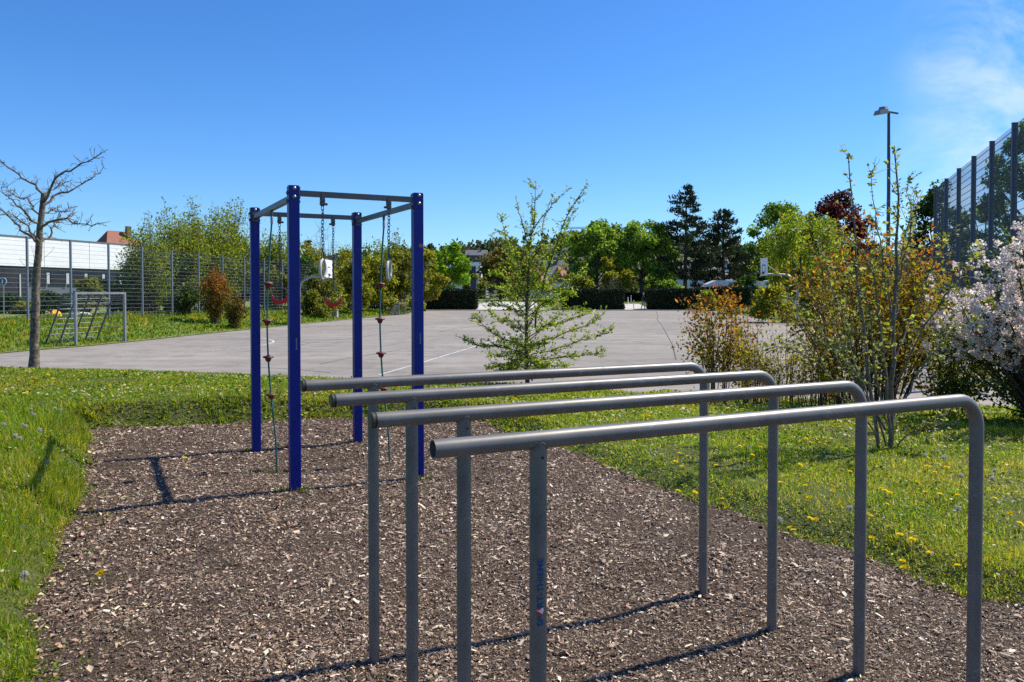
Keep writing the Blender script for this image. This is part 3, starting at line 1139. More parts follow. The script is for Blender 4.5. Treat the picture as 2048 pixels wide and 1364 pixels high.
p = on_court(0, 702)
rg = np.random.default_rng(5)
V = rand_dirs(90, rg)
import bmesh
bm = bmesh.new()
for v in V:
    q = np.sign(v) * np.abs(v) ** .55
    bm.verts.new(Vector(q * np.array([.42, .30, .30]) * rg.uniform(.93, 1.05)))
bmesh.ops.convex_hull(bm, input=bm.verts)
me = bpy.data.meshes.new('boulder')
bm.to_mesh(me)
bm.free()
bo = link('boulder', me, M['stone'], loc=(p[0] - .55, p[1], p[2] + .16))
tag(bo, 'brown weathered sandstone block at the left court edge', 'stone')

p = at(6, 563, 40)
zz = float(verge_z(p[0], 40))
sg = empty('round_sign', (p[0], 40, zz), 'round blue sign with white arrow on a thin pole behind the fence', 'road sign')
MB().tube([(0, .02, -.2), (.02, .02, p[2] - zz + .1)], .025, 8).obj('pole', M['galv'], sg)
ax = Matrix.Rotation(math.pi / 2, 3, 'X')
MB().lathe([(.2, 0), (.2, .02)], 24, (0, -.01, p[2] - zz), ax).obj('rim_disc', M['sign_white'], sg)
MB().lathe([(.165, .022), (.165, .03)], 24, (0, -.01, p[2] - zz), ax).obj('face_disc', M['sign_blue'], sg)
MB().box((0, -.045, p[2] - zz - .03), (.05, .008, .16)).add([(-.07, -.045, p[2] - zz + .04), (.07, -.045, p[2] - zz + .04), (0, -.045, p[2] - zz + .13)], [(0, 1, 2)]).obj('arrow', M['sign_white'], sg)


def crumple(name, loc, sx_, sy_, sz_, m, seed, label, cat):
    rg = np.random.default_rng(seed)
    n = 12
    xs = np.linspace(-1, 1, n)
    X, Y = np.meshgrid(xs, xs)
    Z = np.maximum(0, 1 - (X ** 2 + Y ** 2)) ** .5 + rg.normal(size=X.shape) * .22
    Z = np.maximum(Z, 0)
    V = np.stack([X * sx_ * (1 + .1 * rg.normal(size=X.shape)), Y * sy_, Z * sz_], -1).reshape(-1, 3)
    i = (np.arange(n - 1)[:, None] * n + np.arange(n - 1)[None]).ravel()
    return tag(link(name, np_mesh(name, V, np.stack([i, i + 1, i + 1 + n, i + n], 1)), m, loc=loc), label, cat)


p = at(110, 620, 40.5)
crumple('plastic_sheet', (p[0], 40.5, float(verge_z(p[0], 40.5))), .30, .3, .30, M['tarp_yellow'], 3, 'crumpled orange yellow sheet lying in grass behind the goal', 'sheet')
p = at(160, 616, 42)
crumple('plastic_sheet', (p[0], 42, float(verge_z(p[0], 42))), .6, .3, .22, M['tarp_white'], 4, 'pale crumpled sheet beside the orange one behind the fence', 'sheet')

# sign board, pole, guard rail in the hedge gap
p = at(947, 569, 90)
sb = empty('sign_board', (p[0], 90, back_z(90)), 'dark blue sign board on two posts behind the left hedge', 'sign')
zc = p[2] - back_z(90)
for x in (-.31, .31):
    MB().tube([(x, .05, -.1), (x, .05, zc + .55)], .03, 6).obj('post', M['galv'], sb)
MB().box((-.165, 0, zc), (.32, .04, 1.05)).obj('panel', M['sign_blue'], sb)
MB().box((.165, 0, zc), (.32, .04, 1.05)).obj('panel', M['sign_blue'], sb)
p = at(972, 566, 95)
sp_ = empty('sign_pole', (p[0], 95, back_z(95)), 'slender pale pole with small plates beyond the hedge gap', 'pole')
hh_ = p[2] - back_z(95)
MB().tube([(0, 0, -.1), (0, 0, hh_)], .05, 8).obj('pole', M['galv'], sp_)
for k, z in enumerate((.3, .45, .58)):
    MB().box((.14, -.06, hh_ * z), (.32, .03, .2)).obj('plate', M['sign_white'], sp_)
p = at(964, 595, 92)
gr = empty('guard_rail', (p[0], 92, back_z(92)), 'low pale guard rail beside the gravel patch', 'guard rail')
MB().box((0, 0, .55), (1.35, .08, .12)).obj('rail', M['sign_white'], gr)
for x in (-.5, 0, .5):
    MB().box((x, .05, .25), (.07, .06, .56)).obj('post', M['galv'], gr)

# bollards in the right gap
for k, (px, Y, lab) in enumerate(((1267.5, 85, 'slim white bollard standing nearest in the right hedge gap'), (1256, 92, 'white bollard farther back, left in the hedge gap'), (1262, 96, 'white bollard farthest back in the hedge gap'))):
    x = at(px, 600, Y)[0]
    b = empty('bollard', (x, Y, back_z(Y)), lab, 'bollard', 'bollards in the hedge gap')
    MB().lathe([(.055, -.05), (.055, .82), (.045, .86)], 10).obj('shaft', M['white_paint'], b)
    MB().lathe([(.057, .66), (.057, .74)], 10).obj('band', M['print_red'], b)


# ------------------------------------------------------------------ the person in the hedge gap
def person(loc, rz, label):
    r = empty('person', loc, label, 'person', rz=rz)
    J = {'pelvis': (0, 0, .93, .125, .10), 'waist': (0, .0, 1.06, .125, .09), 'chest': (0, -.02, 1.28, .155, .105), 'neck0': (0, -.03, 1.46, .065, .06), 'neck': (0, -.05, 1.53, .052, .052),
         'head0': (0, -.07, 1.60, .072, .085), 'head': (0, -.075, 1.68, .075, .092), 'crown': (0, -.06, 1.755, .045, .05)}
    E_ = [('pelvis', 'waist'), ('waist', 'chest'), ('chest', 'neck0'), ('neck0', 'neck'), ('neck', 'head0'), ('head0', 'head'), ('head', 'crown')]
    for s, k in ((-1, 'l'), (1, 'r')):
        st = .16 * s                                       # stride
        J.update({k + 'hip': (.09 * s, 0, .88, .09, .09), k + 'knee': (.10 * s, -.08 - st * .5, .50, .06, .06), k + 'ank': (.10 * s, .02 - st, .09, .042, .045), k + 'toe': (.11 * s, -.15 - st, .035, .04, .032),
                  k + 'sh': (.17 * s, -.02, 1.42, .065, .06), k + 'el': (.24 * s, .03 + st * .4, 1.15, .045, .045), k + 'wr': (.24 * s, -.05 + st * .9, .92, .032, .034), k + 'hand': (.235 * s, -.08 + st, .83, .028, .042)})
        E_ += [('pelvis', k + 'hip'), (k + 'hip', k + 'knee'), (k + 'knee', k + 'ank'), (k + 'ank', k + 'toe'), ('chest', k + 'sh'), (k + 'sh', k + 'el'), (k + 'el', k + 'wr'), (k + 'wr', k + 'hand')]
    names = list(J)
    me = bpy.data.meshes.new('body')
    me.from_pydata([J[n_][:3] for n_ in names], [(names.index(a), names.index(b)) for a, b in E_], [])
    o = link('body', me, None, r)
    o.modifiers.new('skin', 'SKIN')
    sv = me.skin_vertices[0].data
    for i, n_ in enumerate(names):
        sv[i].radius = J[n_][3:5]
        sv[i].use_root = n_ == 'pelvis'
    o.modifiers.new('sub', 'SUBSURF').levels = 2
    o.modifiers['sub'].render_levels = 2
    dg = bpy.context.evaluated_depsgraph_get()
    m2 = bpy.data.meshes.new_from_object(o.evaluated_get(dg))
    o.modifiers.clear()
    o.data = m2
    m2.name = 'body'
    m2.materials.clear()
    for n_ in ('jacket', 'trousers', 'skin', 'hair'):
        m2.materials.append(M[n_])
    for p_ in m2.polygons:
        x, y, z = p_.center
        p_.use_smooth = True
        if z > 1.71 or (z > 1.6 and y > -.07): p_.material_index = 3
        elif z > 1.49 or (abs(x) > .18 and z < .9): p_.material_index = 2
        elif z > .90 or abs(x) > .19: p_.material_index = 0
        else: p_.material_index = 0 if z < .07 else 1
    return r


x = at(1286, 600, 82.75)[0]
person((x, 82.75, back_z(82.75)), .5, 'person in dark jacket and beige trousers walking through the hedge gap')


# ------------------------------------------------------------------ clipped hedges
def hedge(px0, px1, Y, h, depth, label, seed, z0=None):
    rg = np.random.default_rng(seed)
    x0, x1 = at(px0, 600, Y)[0], at(px1, 600, Y)[0]
    z0 = back_z(Y) if z0 is None else z0
    W = x1 - x0
    r = empty('hedge', ((x0 + x1) / 2, Y + depth / 2, z0), label, 'hedge', 'dark clipped hedges at the far end of the court')
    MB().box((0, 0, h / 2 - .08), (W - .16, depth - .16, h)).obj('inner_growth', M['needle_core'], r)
    n_ = int(900 * (W * h + W * depth + depth * h * 2))
    n_ = min(n_, 7500)
    fw = np.array([W * h, W * depth, depth * h, depth * h])
    fc = rg.choice(4, n_, p=fw / fw.sum())
    u, v = rg.uniform(-.5, .5, n_), rg.uniform(-.5, .5, n_)
    C = np.empty((n_, 3))
    Nn = np.empty((n_, 3))
    bul = .05 * np.sin(u * W * 2.3 + seed) + rg.normal(size=n_) * .035
    for k, (c_, n0) in enumerate(((np.stack([u * W, -depth / 2 - bul, (v + .5) * h], 1), (0, -1, 0)), (np.stack([u * W, v * depth, h + bul * .8], 1), (0, 0, 1)),
                                  (np.stack([-W / 2 - bul, v * depth, (u + .5) * h], 1), (-1, 0, 0)), (np.stack([W / 2 + bul, v * depth, (u + .5) * h], 1), (1, 0, 0)))):
        C[fc == k] = c_[fc == k]
        Nn[fc == k] = n0
    D = unit(rg.normal(size=(n_, 3)) + np.array([0, 0, .5]))
    s = rg.uniform(.12, .26, n_)
    V, T, c = leaf_arrays(C, D, unit(Nn + rg.normal(size=(n_, 3)) * .7), s, s * .6, palette(n_, [(.018, .034, .010), (.032, .052, .012), (.010, .02, .008)], None, .2, rg))
    link('foliage', np_mesh('foliage', V, T, c), M['needle'], r)


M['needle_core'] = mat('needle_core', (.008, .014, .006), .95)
hedge(822, 952, 83.0, 2.0, 1.8, 'dark clipped hedge left of the gravel gap', 31)
hedge(1128, 1247, 82.9, 2.02, 1.8, 'dark clipped hedge between the two gaps', 32)
hedge(1300, 1400, 82.9, 2.05, 1.8, 'dark clipped hedge right of the walking person', 33)
hedge(1250, 1300, 100, .85, 1.2, 'low dark hedge seen through the right gap', 35)
hedge(1400, 1500, 88, 2.05, 1.6, 'dark hedge in front of the white caravans', 34)

# caravans behind the hedge
for (px, Y, L_, lab) in ((1448, 96, 5.6, 'white caravan with flat roof behind the far hedge'), (1525, 93, 5.8, 'white caravan with rounded sloping nose beside the other')):
    x = at(px, 580, Y)[0]
    cv = empty('caravan', (x, Y, back_z(Y)), lab, 'caravan', 'caravans parked behind the hedge')
    prof = [(-L_ / 2, .5), (L_ / 2, .5), (L_ / 2 + .05, 1.2), (L_ / 2 - .1, 2.3), (L_ / 2 - .5, 2.62), (-L_ / 2 + 1.6, 2.66), (-L_ / 2 + .5, 2.2), (-L_ / 2 - .05, 1.5)]
    mb = MB()
    n_ = len(prof)
    mb.add([(a, -1.1, b) for a, b in prof] + [(a, 1.1, b) for a, b in prof], [tuple(range(n_)), tuple(range(2 * n_ - 1, n_ - 1, -1))] + [((i + 1) % n_, i, n_ + i, n_ + (i + 1) % n_) for i in range(n_)])
    mb.obj('body', M['caravan'], cv)
    for a in (-1.4, .2, 1.6):
        MB().box((a, -1.105, 1.7), (1.0, .03, .55)).obj('window', M['glass_dark'], cv)
    MB().box((0, -1.106, 1.15), (L_ * .9, .02, .1)).obj('stripe', M['galv'], cv)
    MB().box((.6, 0, 2.7), (.7, .7, .12)).obj('roof_vent', M['caravan'], cv)
    for a in (-.3, .5):
        MB().lathe([(.32, -.1), (.32, .1)], 14, (a, -1.0, .32), ax).obj('wheel', M['dark_hole'], cv)

# ------------------------------------------------------------------ trees and bushes in the distance
SPRING = [(.25, .29, .035), (.18, .235, .03), (.31, .32, .05), (.13, .18, .025)]
MIDG = [(.18, .29, .045), (.25, .36, .06), (.11, .19, .03), (.32, .40, .08)]
DARKG = [(.045, .095, .02), (.07, .125, .025), (.03, .06, .016)]
BRIGHT = [(.19, .32, .025), (.15, .28, .025), (.24, .36, .035)]
YELG = [(.29, .28, .03), (.23, .25, .03), (.34, .30, .035), (.17, .19, .025)]
OLIVE = [(.19, .20, .035), (.135, .165, .03), (.25, .225, .04)]
BROWN = [(.18, .115, .05), (.14, .125, .04), (.22, .14, .05), (.11, .12, .035)]
CON = [(.034, .050, .018), (.052, .068, .024), (.022, .032, .012)]
REDL = [(.075, .014, .02), (.11, .02, .022), (.045, .012, .016)]


def tree_at(name, px, top, hw, Y, zg, label, cat, ncl, nleaf, cols, seed, base=.28, tr=.16, profile='round', L=None, group=None, wts=None, yw=None, **kw):
    p = at(px, top, Y)
    h = p[2] - zg
    wx = hw / F * Y
    r = empty(name, (p[0], Y, zg), label, cat, group)
    clumps_tree(r, h, wx, yw or wx, h * base, ncl, nleaf, L or Y * .0036, cols, wts, seed, tr, profile, **kw)
    return r


def vz(px, Y):
    return float(verge_z(at(px, 600, Y)[0], Y))


G1 = 'spring green trees behind the left fence'
for (px, top, hw, Y, lab, cols, ns, nl, seed) in (
        (292, 428, 48, 46, 'airy yellow green tree left of the group behind the fence', SPRING, 60, 4600, 101),
        (350, 398, 58, 50, 'tall upright yellow green tree behind the fence, second from left', SPRING, 90, 8000, 102),
        (408, 388, 58, 53, 'tallest twiggy green tree behind the left fence', SPRING, 90, 8000, 103),
        (462, 400, 46, 57, 'green tree left of the blue climbing frame post', SPRING, 70, 6000, 104),
        (545, 452, 48, 64, 'light green tree seen between the two left blue posts', SPRING, 70, 5500, 105),
        (606, 474, 46, 66, 'yellow green bushy tree beside the front left blue post', YELG, 60, 5500, 106),
        (690, 492, 46, 70, 'yellow green tree behind the left basketball hoop', YELG, 60, 5500, 107),
        (752, 470, 44, 74, 'pale green tree between the two right blue posts', SPRING, 60, 5000, 108),
        (795, 458, 34, 78, 'feathery tree just left of the front right blue post', OLIVE, 60, 4600, 109)):
    p = at(px, top, Y)
    zg = .2
    r = empty('tree', (p[0], Y, zg), lab, 'tree', G1)
    shoots(r, (p[2] - zg) * 1.04, hw / F * Y * 1.15, ns, int(nl * 1.9), Y * .0029, cols, None, seed, r0=.03, spread=.04, t0=.12, base_r=.7, twigs=3, hmin=.68)
tree_at('tree', 848, 500, 44, 80, back_z(84), 'rounded yellow green tree above the left hedge', 'tree', 26, 5500, YELG, 110, .1, .16, group=G1)
tree_at('tree', 893, 478, 46, 92, back_z(92), 'bright fresh green tree behind the left hedge', 'tree', 24, 5500, BRIGHT, 111, .1, .2, group=G1)
# dark undergrowth behind the fence and bushes before it
G2 = 'bushes along the left fence'
for (px, top, hw, Y, lab, cols, nl, seed) in (
        (285, 500, 42, 47, 'dark bush behind the fence right of the white hall', DARKG, 3800, 121),
        (345, 490, 50, 49, 'dark evergreen bush under the tall spring trees', DARKG, 4200, 122),
        (410, 485, 50, 53, 'dark bush behind the fence left of the bronze shrub', DARKG, 4200, 123),
        (372, 575, 40, 46, 'low grey green bush close behind the fence', [(.09, .12, .05), (.06, .09, .035)], 2200, 124),
        (180, 548, 32, 43, 'green bush in front of the dark hall wall', OLIVE, 2200, 125),
        (215, 560, 34, 45, 'olive bush right of the goal behind the fence', OLIVE, 2200, 126),
        (105, 585, 36, 44, 'small dark bush left of the bare tree trunk behind the fence', DARKG, 1600, 127),
        (480, 480, 40, 58, 'dark green bush behind the back left blue post', DARKG, 3600, 128),
        (552, 520, 44, 58, 'dense green bush behind the left climbing rope', OLIVE, 4600, 129),
        (640, 552, 52, 56, 'dense green bush under the left basketball hoop', OLIVE, 5000, 130),
        (705, 520, 44, 63, 'yellow green bush right of the left basketball hoop', YELG, 4600, 131),
        (765, 500, 44, 68, 'yellow green bush behind the right climbing rope', YELG, 4600, 132),
        (808, 490, 38, 74, 'bush in front of the far end of the left fence', OLIVE, 4000, 133),
        (600, 510, 40, 62, 'shady bush behind the front left blue post', DARKG, 3600, 134)):
    z = vz(px, Y)
    tree_at('bush', px, top, hw, Y, z, lab, 'bush', 22, nl, cols, seed, .02, .07, 'dome', group=G2, cl_r=.3)
for (px, py, top, hw, lab, cols, zc_, nl, seed) in (
        (432, 642, 520, 30, 'bronze orange upright shrub in front of the left fence', [(.16, .12, .02), (.12, .12, .02), (.22, .11, .02)], (.35, .8, [(.34, .09, .02), (.27, .10, .02)]), 3200, 141),
        (467, 648, 580, 26, 'low olive brown shrub beside the bronze shrub', [(.13, .11, .025), (.09, .10, .02), (.18, .10, .02)], (.6, 1., [(.25, .09, .02)]), 1800, 142)):
    Y = 42.5 if px < 450 else 41
    p = at(px, 600, Y)
    z = vz(px, Y)
    r = empty('shrub', (p[0], Y, z), lab, 'shrub')
    shoots(r, at(px, top, Y)[2] - z, hw / F * Y, 40, nl, .13, cols, None, seed, r0=.015, spread=.05, t0=.1, base_r=.25, twigs=1, zcol=zc_)

# bare twiggy tree and a small dark conifer over the far hall
def twiggy(root, h, w_, seed, n0=26, wood='bark_smooth', r0=.12):
    rg = np.random.default_rng(seed)
    pl = Plant()
    pl.wood([(0, 0, -.2), (.05, 0, h * .25), (0, .1, h * .6)], [r0, r0 * .8, r0 * .4], 6)
    for i in range(n0):
        a = rg.uniform(0, 6.28)
        q_ = math.sqrt(rg.uniform(.05, 1))
        e = np.array([w_ * q_ * math.cos(a), w_ * q_ * math.sin(a), h * (1 - .35 * q_ ** 2) * rg.uniform(.75, 1)])
        s0 = np.array([0, 0, h * rg.uniform(.15, .4)])
        P = wiggle(s0, e, 7, .02 * h, rg)
        pl.wood(P, r0 * .35 * np.linspace(1, .2, 7), 4)
        for k in range(7):
            j = rg.integers(2, 7)
            d = unit(rg.normal(size=3) + np.array([0, 0, .8]))
            pl.wood([P[j], P[j] + d * h * .08, P[j] + d * h * .15 + rg.normal(size=3) * .02 * h], [r0 * .13, r0 * .09, r0 * .05], 3)
    return pl.build(root, M[wood], None)


p = at(655, 450, 95)
r = empty('bare_tree', (p[0], 95, 0), 'leafless grey twiggy tree seen through the climbing frame', 'tree')
twiggy(r, p[2], 3.0, 151, 34)
tree_at('conifer', 618, 470, 14, 98, 0, 'small dark conifer left of the leafless grey tree', 'tree', 30, 2200, CON, 152, .1, .12, 'cone', mat_='needle')

# trees beyond the far hedges
tree_at('tree', 1000, 498, 46, 108, 0, 'brownish budding tree behind the hedge gap', 'tree', 30, 4800, BROWN, 161, .12, .16)
tree_at('tree', 1035, 492, 38, 112, 0, 'olive green budding tree behind the young hornbeam', 'tree', 30, 4200, OLIVE, 162, .12, .16)
tree_at('bush', 955, 548, 30, 104, 0, 'yellowish bush right of the dark blue sign board', 'bush', 14, 1800, OLIVE, 163, .05, .08, 'dome')
tree_at('chestnut_tree', 1192, 440, 70, 104, 0, 'full green chestnut tree above the middle hedge', 'tree', 56, 14000, MIDG, 164, .22, .3, wts=[.3, .4, .12, .18], cl_r=.2, profile='dome')
tree_at('chestnut_tree', 1282, 438, 70, 104, 0, 'full green chestnut tree left of the tall conifer', 'tree', 56, 14000, MIDG, 165, .22, .36, wts=[.35, .35, .12, .18], cl_r=.2, profile='dome')
tree_at('tree', 1228, 505, 36, 99, 0, 'small yellow green tree between the two chestnuts', 'tree', 18, 3200, YELG, 166, .1, .12)
p = at(1222, 545, 96)
r = empty('bare_shrub', (p[0], 96, 0), 'pale leafless shrub behind the middle hedge', 'shrub')
twiggy(r, p[2], 1.8, 167, 22, 'bark_smooth', .07)
tree_at('bush', 1150, 545, 36, 97, 0, 'olive bush behind the left end of the middle hedge', 'bush', 16, 2600, OLIVE, 168, .05, .08, 'dome')
tree_at('bush', 1335, 552, 30, 97, 0, 'fresh green bush below the tall conifer', 'bush', 16, 2600, MIDG, 169, .05, .08, 'dome')
tree_at('tree', 1318, 478, 34, 112, 0, 'green tree half hidden behind the tall conifer', 'tree', 20, 3600, MIDG, 170, .15, .2)


def conifer(px, top, hw, Y, zg, label, seed, nleaf, bare=.16):
    rg = np.random.default_rng(seed)
    p = at(px, top, Y)
    h = p[2] - zg
    wx = hw / F * Y * 1.42
    r = empty('conifer', (p[0], Y, zg), label, 'tree', 'dark conifers behind the hedge')
    pl = Plant()
    lean = rg.normal() * .01 * h
    pl.wood([(0, 0, -.3), (lean * .5, 0, h * .4), (lean, 0, h * .75), (lean * .6, 0, h)], [.30, .22, .11, .03], 8)
    tips = []
    z = h * bare
    while z < h * .985:
        t = z / h
        prof = np.interp(t, [0, .15, .35, .55, .75, .9, 1], [.75, .9, 1., .82, .55, .3, .06]) * wx
        for k in range(rg.integers(4, 7)):
            a = rg.uniform(0, 6.28)
            Lb = prof * rg.uniform(.55, 1.1)
            e = np.array([math.cos(a) * Lb + lean, math.sin(a) * Lb, z + Lb * rg.uniform(-.08, .22)])
            s0 = np.array([lean, 0, z])
            m_ = s0 * .45 + e * .55 + np.array([0, 0, -.05 * Lb])
            pl.wood([s0, m_, e], [.07 * (1.1 - t), .045 * (1.1 - t), .015], 4)
            nb = max(3, int(Lb * 2.6))
            for j in range(nb):
                f = rg.uniform(.3, 1.05)
                q_ = s0 * (1 - f) ** 2 + 2 * m_ * f * (1 - f) + e * f * f
                tips.append((*(q_ + rg.normal(size=3) * np.array([.22, .22, .08]) * (.4 + Lb * .12)), f))
        z += h * rg.uniform(.030, .048)
    tips = np.array(tips)
    ci = rg.choice(len(tips), nleaf)
    C = tips[ci, :3] + rg.normal(size=(nleaf, 3)) * np.array([.24, .24, .13])
    out = unit(tips[ci, :3] * np.array([1, 1, 0]))
    D = unit(out * .6 + np.array([0, 0, .9]) + rg.normal(size=(nleaf, 3)) * .6)
    s = rg.uniform(.3, .6, nleaf)
    pl.leaves(C, D, rand_dirs(nleaf, rg), s, s * .35, palette(nleaf, CON, None, .25, rg))
    return pl.build(r, M['bark'], M['needle'])


conifer(1371, 372, 52, 104, 0, 'tallest dark conifer with bare lower trunk behind the hedge', 171, 9000, .24)
conifer(1448, 418, 48, 106, 0, 'broad dark conifer right of the tallest one', 172, 10000, .10)
tree_at('tree', 1556, 402, 74, 120, 0, 'dark green broadleaf tree rising behind the pale willow', 'tree', 80, 14000, MIDG, 173, .15, .3, wts=[.5, .1, .4, 0], cl_r=.2, profile='dome')
tree_at('tree', 1508, 492, 34, 110, 0, 'dark green tree between conifer and willow', 'tree', 22, 4200, DARKG, 174, .08, .2)
tree_at('willow_tree', 1600, 426, 92, 72, 0, 'wide pale yellow green willow behind the right hoop', 'tree', 90, 17000, [(.26, .31, .035), (.20, .26, .03), (.33, .36, .05)], 175, .12, .25, L=.22, cl_r=.2, flat=1.1)
tree_at('copper_beech', 1676, 382, 74, 112, 0, 'dark red copper beech above the pale willow', 'tree', 80, 12000, REDL, 176, .15, .25, cl_r=.2, profile='dome')
tree_at('copper_beech', 1705, 430, 30, 108, 0, 'lower dark red tree right of the copper beech', 'tree', 16, 2600, REDL, 177, .15, .2)
for (px, top, hw, Y, lab, cols, nl, seed) in (
        (1548, 572, 46, 50, 'yellow green rounded bush left of the right hoop pole', YELG, 4200, 181),
        (1412, 580, 18, 80, 'small fresh green bush at the right hedge end', MIDG, 1600, 182),
        (1490, 555, 40, 92, 'dark bush behind the caravans', DARKG, 2600, 183),
        (1640, 575, 46, 46, 'green bush behind the right hoop pole', OLIVE, 3600, 184),
        (1700, 560, 50, 48, 'olive bush behind the bronze shrub', OLIVE, 3600, 185)):
    z = -.15 if Y < 75 else back_z(Y)
    tree_at('bush', px, top, hw, Y, z, lab, 'bush', 24, nl, cols, seed, .02, .07, 'dome', cl_r=.28)
tree_at('tree', 1886, 360, 68, 46, -.1, 'round dark green tree behind the tall mesh fence', 'tree', 54, 10000, DARKG, 186, .12, .3, profile='dome', L=.19)
tree_at('tree', 2085, 232, 112, 40, -.1, 'large green tree behind the tall fence at the right edge', 'tree', 80, 18000, MIDG, 187, .10, .35, wts=[.35, .05, .6, 0], cl_r=.2, profile='dome', L=.17)
tree_at('tree', 1962, 400, 60, 43, -.1, 'dark tree filling in behind the tall fence posts', 'tree', 40, 8000, DARKG, 188, .05, .2, profile='dome', L=.17)
tree_at('bush', 1990, 470, 120, 37, -.1, 'dark hedge like bush low behind the tall fence', 'bush', 30, 6500, DARKG, 189, .02, .1, 'dome')
tree_at('bush', 1790, 500, 70, 58, -.1, 'dark bush behind the lower fence', 'bush', 26, 4000, DARKG, 190, .02, .1, 'dome')
tree_at('bush', 1975, 590, 50, 15.5, -.2, 'low yellow green bush left of the blossoming tree', 'bush', 20, 2600, YELG, 191, .02, .03, 'dome', L=.06)

# ------------------------------------------------------------------ the bare pollarded tree on the left
def trace(px_pts, Y, dy):
    """limb through points of the photograph, leaning away from or towards the viewer as it grows"""
    n = len(px_pts)
    return np.array([at(a, b, Y + dy * (i / max(1, n - 1)) ** .8) for i, (a, b) in enumerate(px_pts)])


def resample(P, n):
    d = np.r_[0, np.cumsum(np.linalg.norm(np.diff(P, axis=0), axis=1))]
    t = np.linspace(0, d[-1], n)
    return np.stack([np.interp(t, d, P[:, k]) for k in range(3)], 1)


zb_ = on_court(70, 737)
TY = float(zb_[1]) - .25
tz = float(lawn_z(np.array([[zb_[0]]]), np.array([[TY]]))[0, 0])
bx = at(69, 735, TY)[0]
bt = empty('bare_tree', (bx, TY, tz), 'small leafless tree with crooked limbs at the left edge of the court', 'tree')
off = np.array([bx, TY, tz])
pl = Plant()
rg = np.random.default_rng(77)
z1 = lambda pts: [(a / 2.842, 280 + b / 2.842) for a, b in pts]
trunk = np.r_[[[bx, TY, tz - .2], [bx, TY, tz + .05]], trace(z1([(196, 1180), (200, 1000), (208, 800), (217, 600), (230, 480), (245, 400), (250, 300)]), TY, 0)]
trunk = resample(trunk, 16) + rg.normal(size=(16, 3)) * .012 - off
pl.wood(trunk, np.r_[.165, .13, np.linspace(.112, .062, 14)], 10)
limbs = [([(218, 585), (170, 545), (100, 500), (60, 440), (0, 400), (-40, 385)], .9, .05), ([(232, 490), (180, 450), (130, 400), (70, 350), (40, 320), (0, 290)], -1.0, .045),
         ([(250, 320), (210, 265), (150, 230), (90, 190), (50, 150), (0, 125), (-30, 105)], .7, .042), ([(252, 350), (290, 260), (330, 200), (400, 165), (480, 130), (540, 95), (590, 68)], -.8, .045),
         ([(256, 365), (320, 310), (400, 290), (470, 255), (530, 205), (585, 165)], 1.0, .045), ([(240, 490), (300, 460), (370, 440), (430, 470), (480, 485), (575, 475)], -.6, .045),
         ([(232, 580), (290, 540), (300, 480), (340, 450), (400, 430), (430, 420)], .8, .04), ([(222, 590), (200, 545), (150, 500), (90, 440), (30, 420), (-20, 430)], -1.3, .04),
         ([(245, 420), (300, 400), (360, 410), (395, 390)], 1.3, .03), ([(240, 450), (200, 400), (160, 330), (110, 330), (60, 300), (20, 250)], 1.4, .035), ([(250, 340), (280, 290), (340, 260), (360, 240)], 1.5, .028)]
for pts, dy, r in limbs:
    P = resample(trace(z1(pts), TY, dy), 14) - off
    P[1:] += rg.normal(size=(13, 3)) * .022
    pl.wood(P, r * .68 * np.linspace(1.15, .22, 14), 6)
    for k in range(34):
        j = rg.integers(3, 14)
        d = unit(rg.normal(size=3) * np.array([1, .9, .7]) + np.array([0, 0, .5]) + unit(P[j] - P[max(0, j - 1)]) * .5)
        Lk = rg.uniform(.07, .3)
        Q = P[j] + d * np.linspace(0, 1, 4)[:, None] * Lk + rg.normal(size=(4, 3)) * .012
        pl.wood(Q, .0075 * np.linspace(1, .5, 4), 4)
        if rg.random() < .8:
            d2 = unit(d + rg.normal(size=3) * .8)
            pl.wood([Q[2], Q[2] + d2 * Lk * .4], [.006, .004], 3)
for k in range(14):                                        # thin shoots from the trunk
    j = rg.integers(6, 12)
    d = unit(np.array([rg.uniform(-.6, 1), rg.normal() * .5, rg.uniform(.3, .9)]))
    Q = trunk[j] + d * np.linspace(0, 1, 5)[:, None] * rg.uniform(.3, .8) + rg.normal(size=(5, 3)) * .015
    pl.wood(Q, .006 * np.linspace(1, .5, 5), 3)
pl.build(bt, M['bark_lichen'], None)


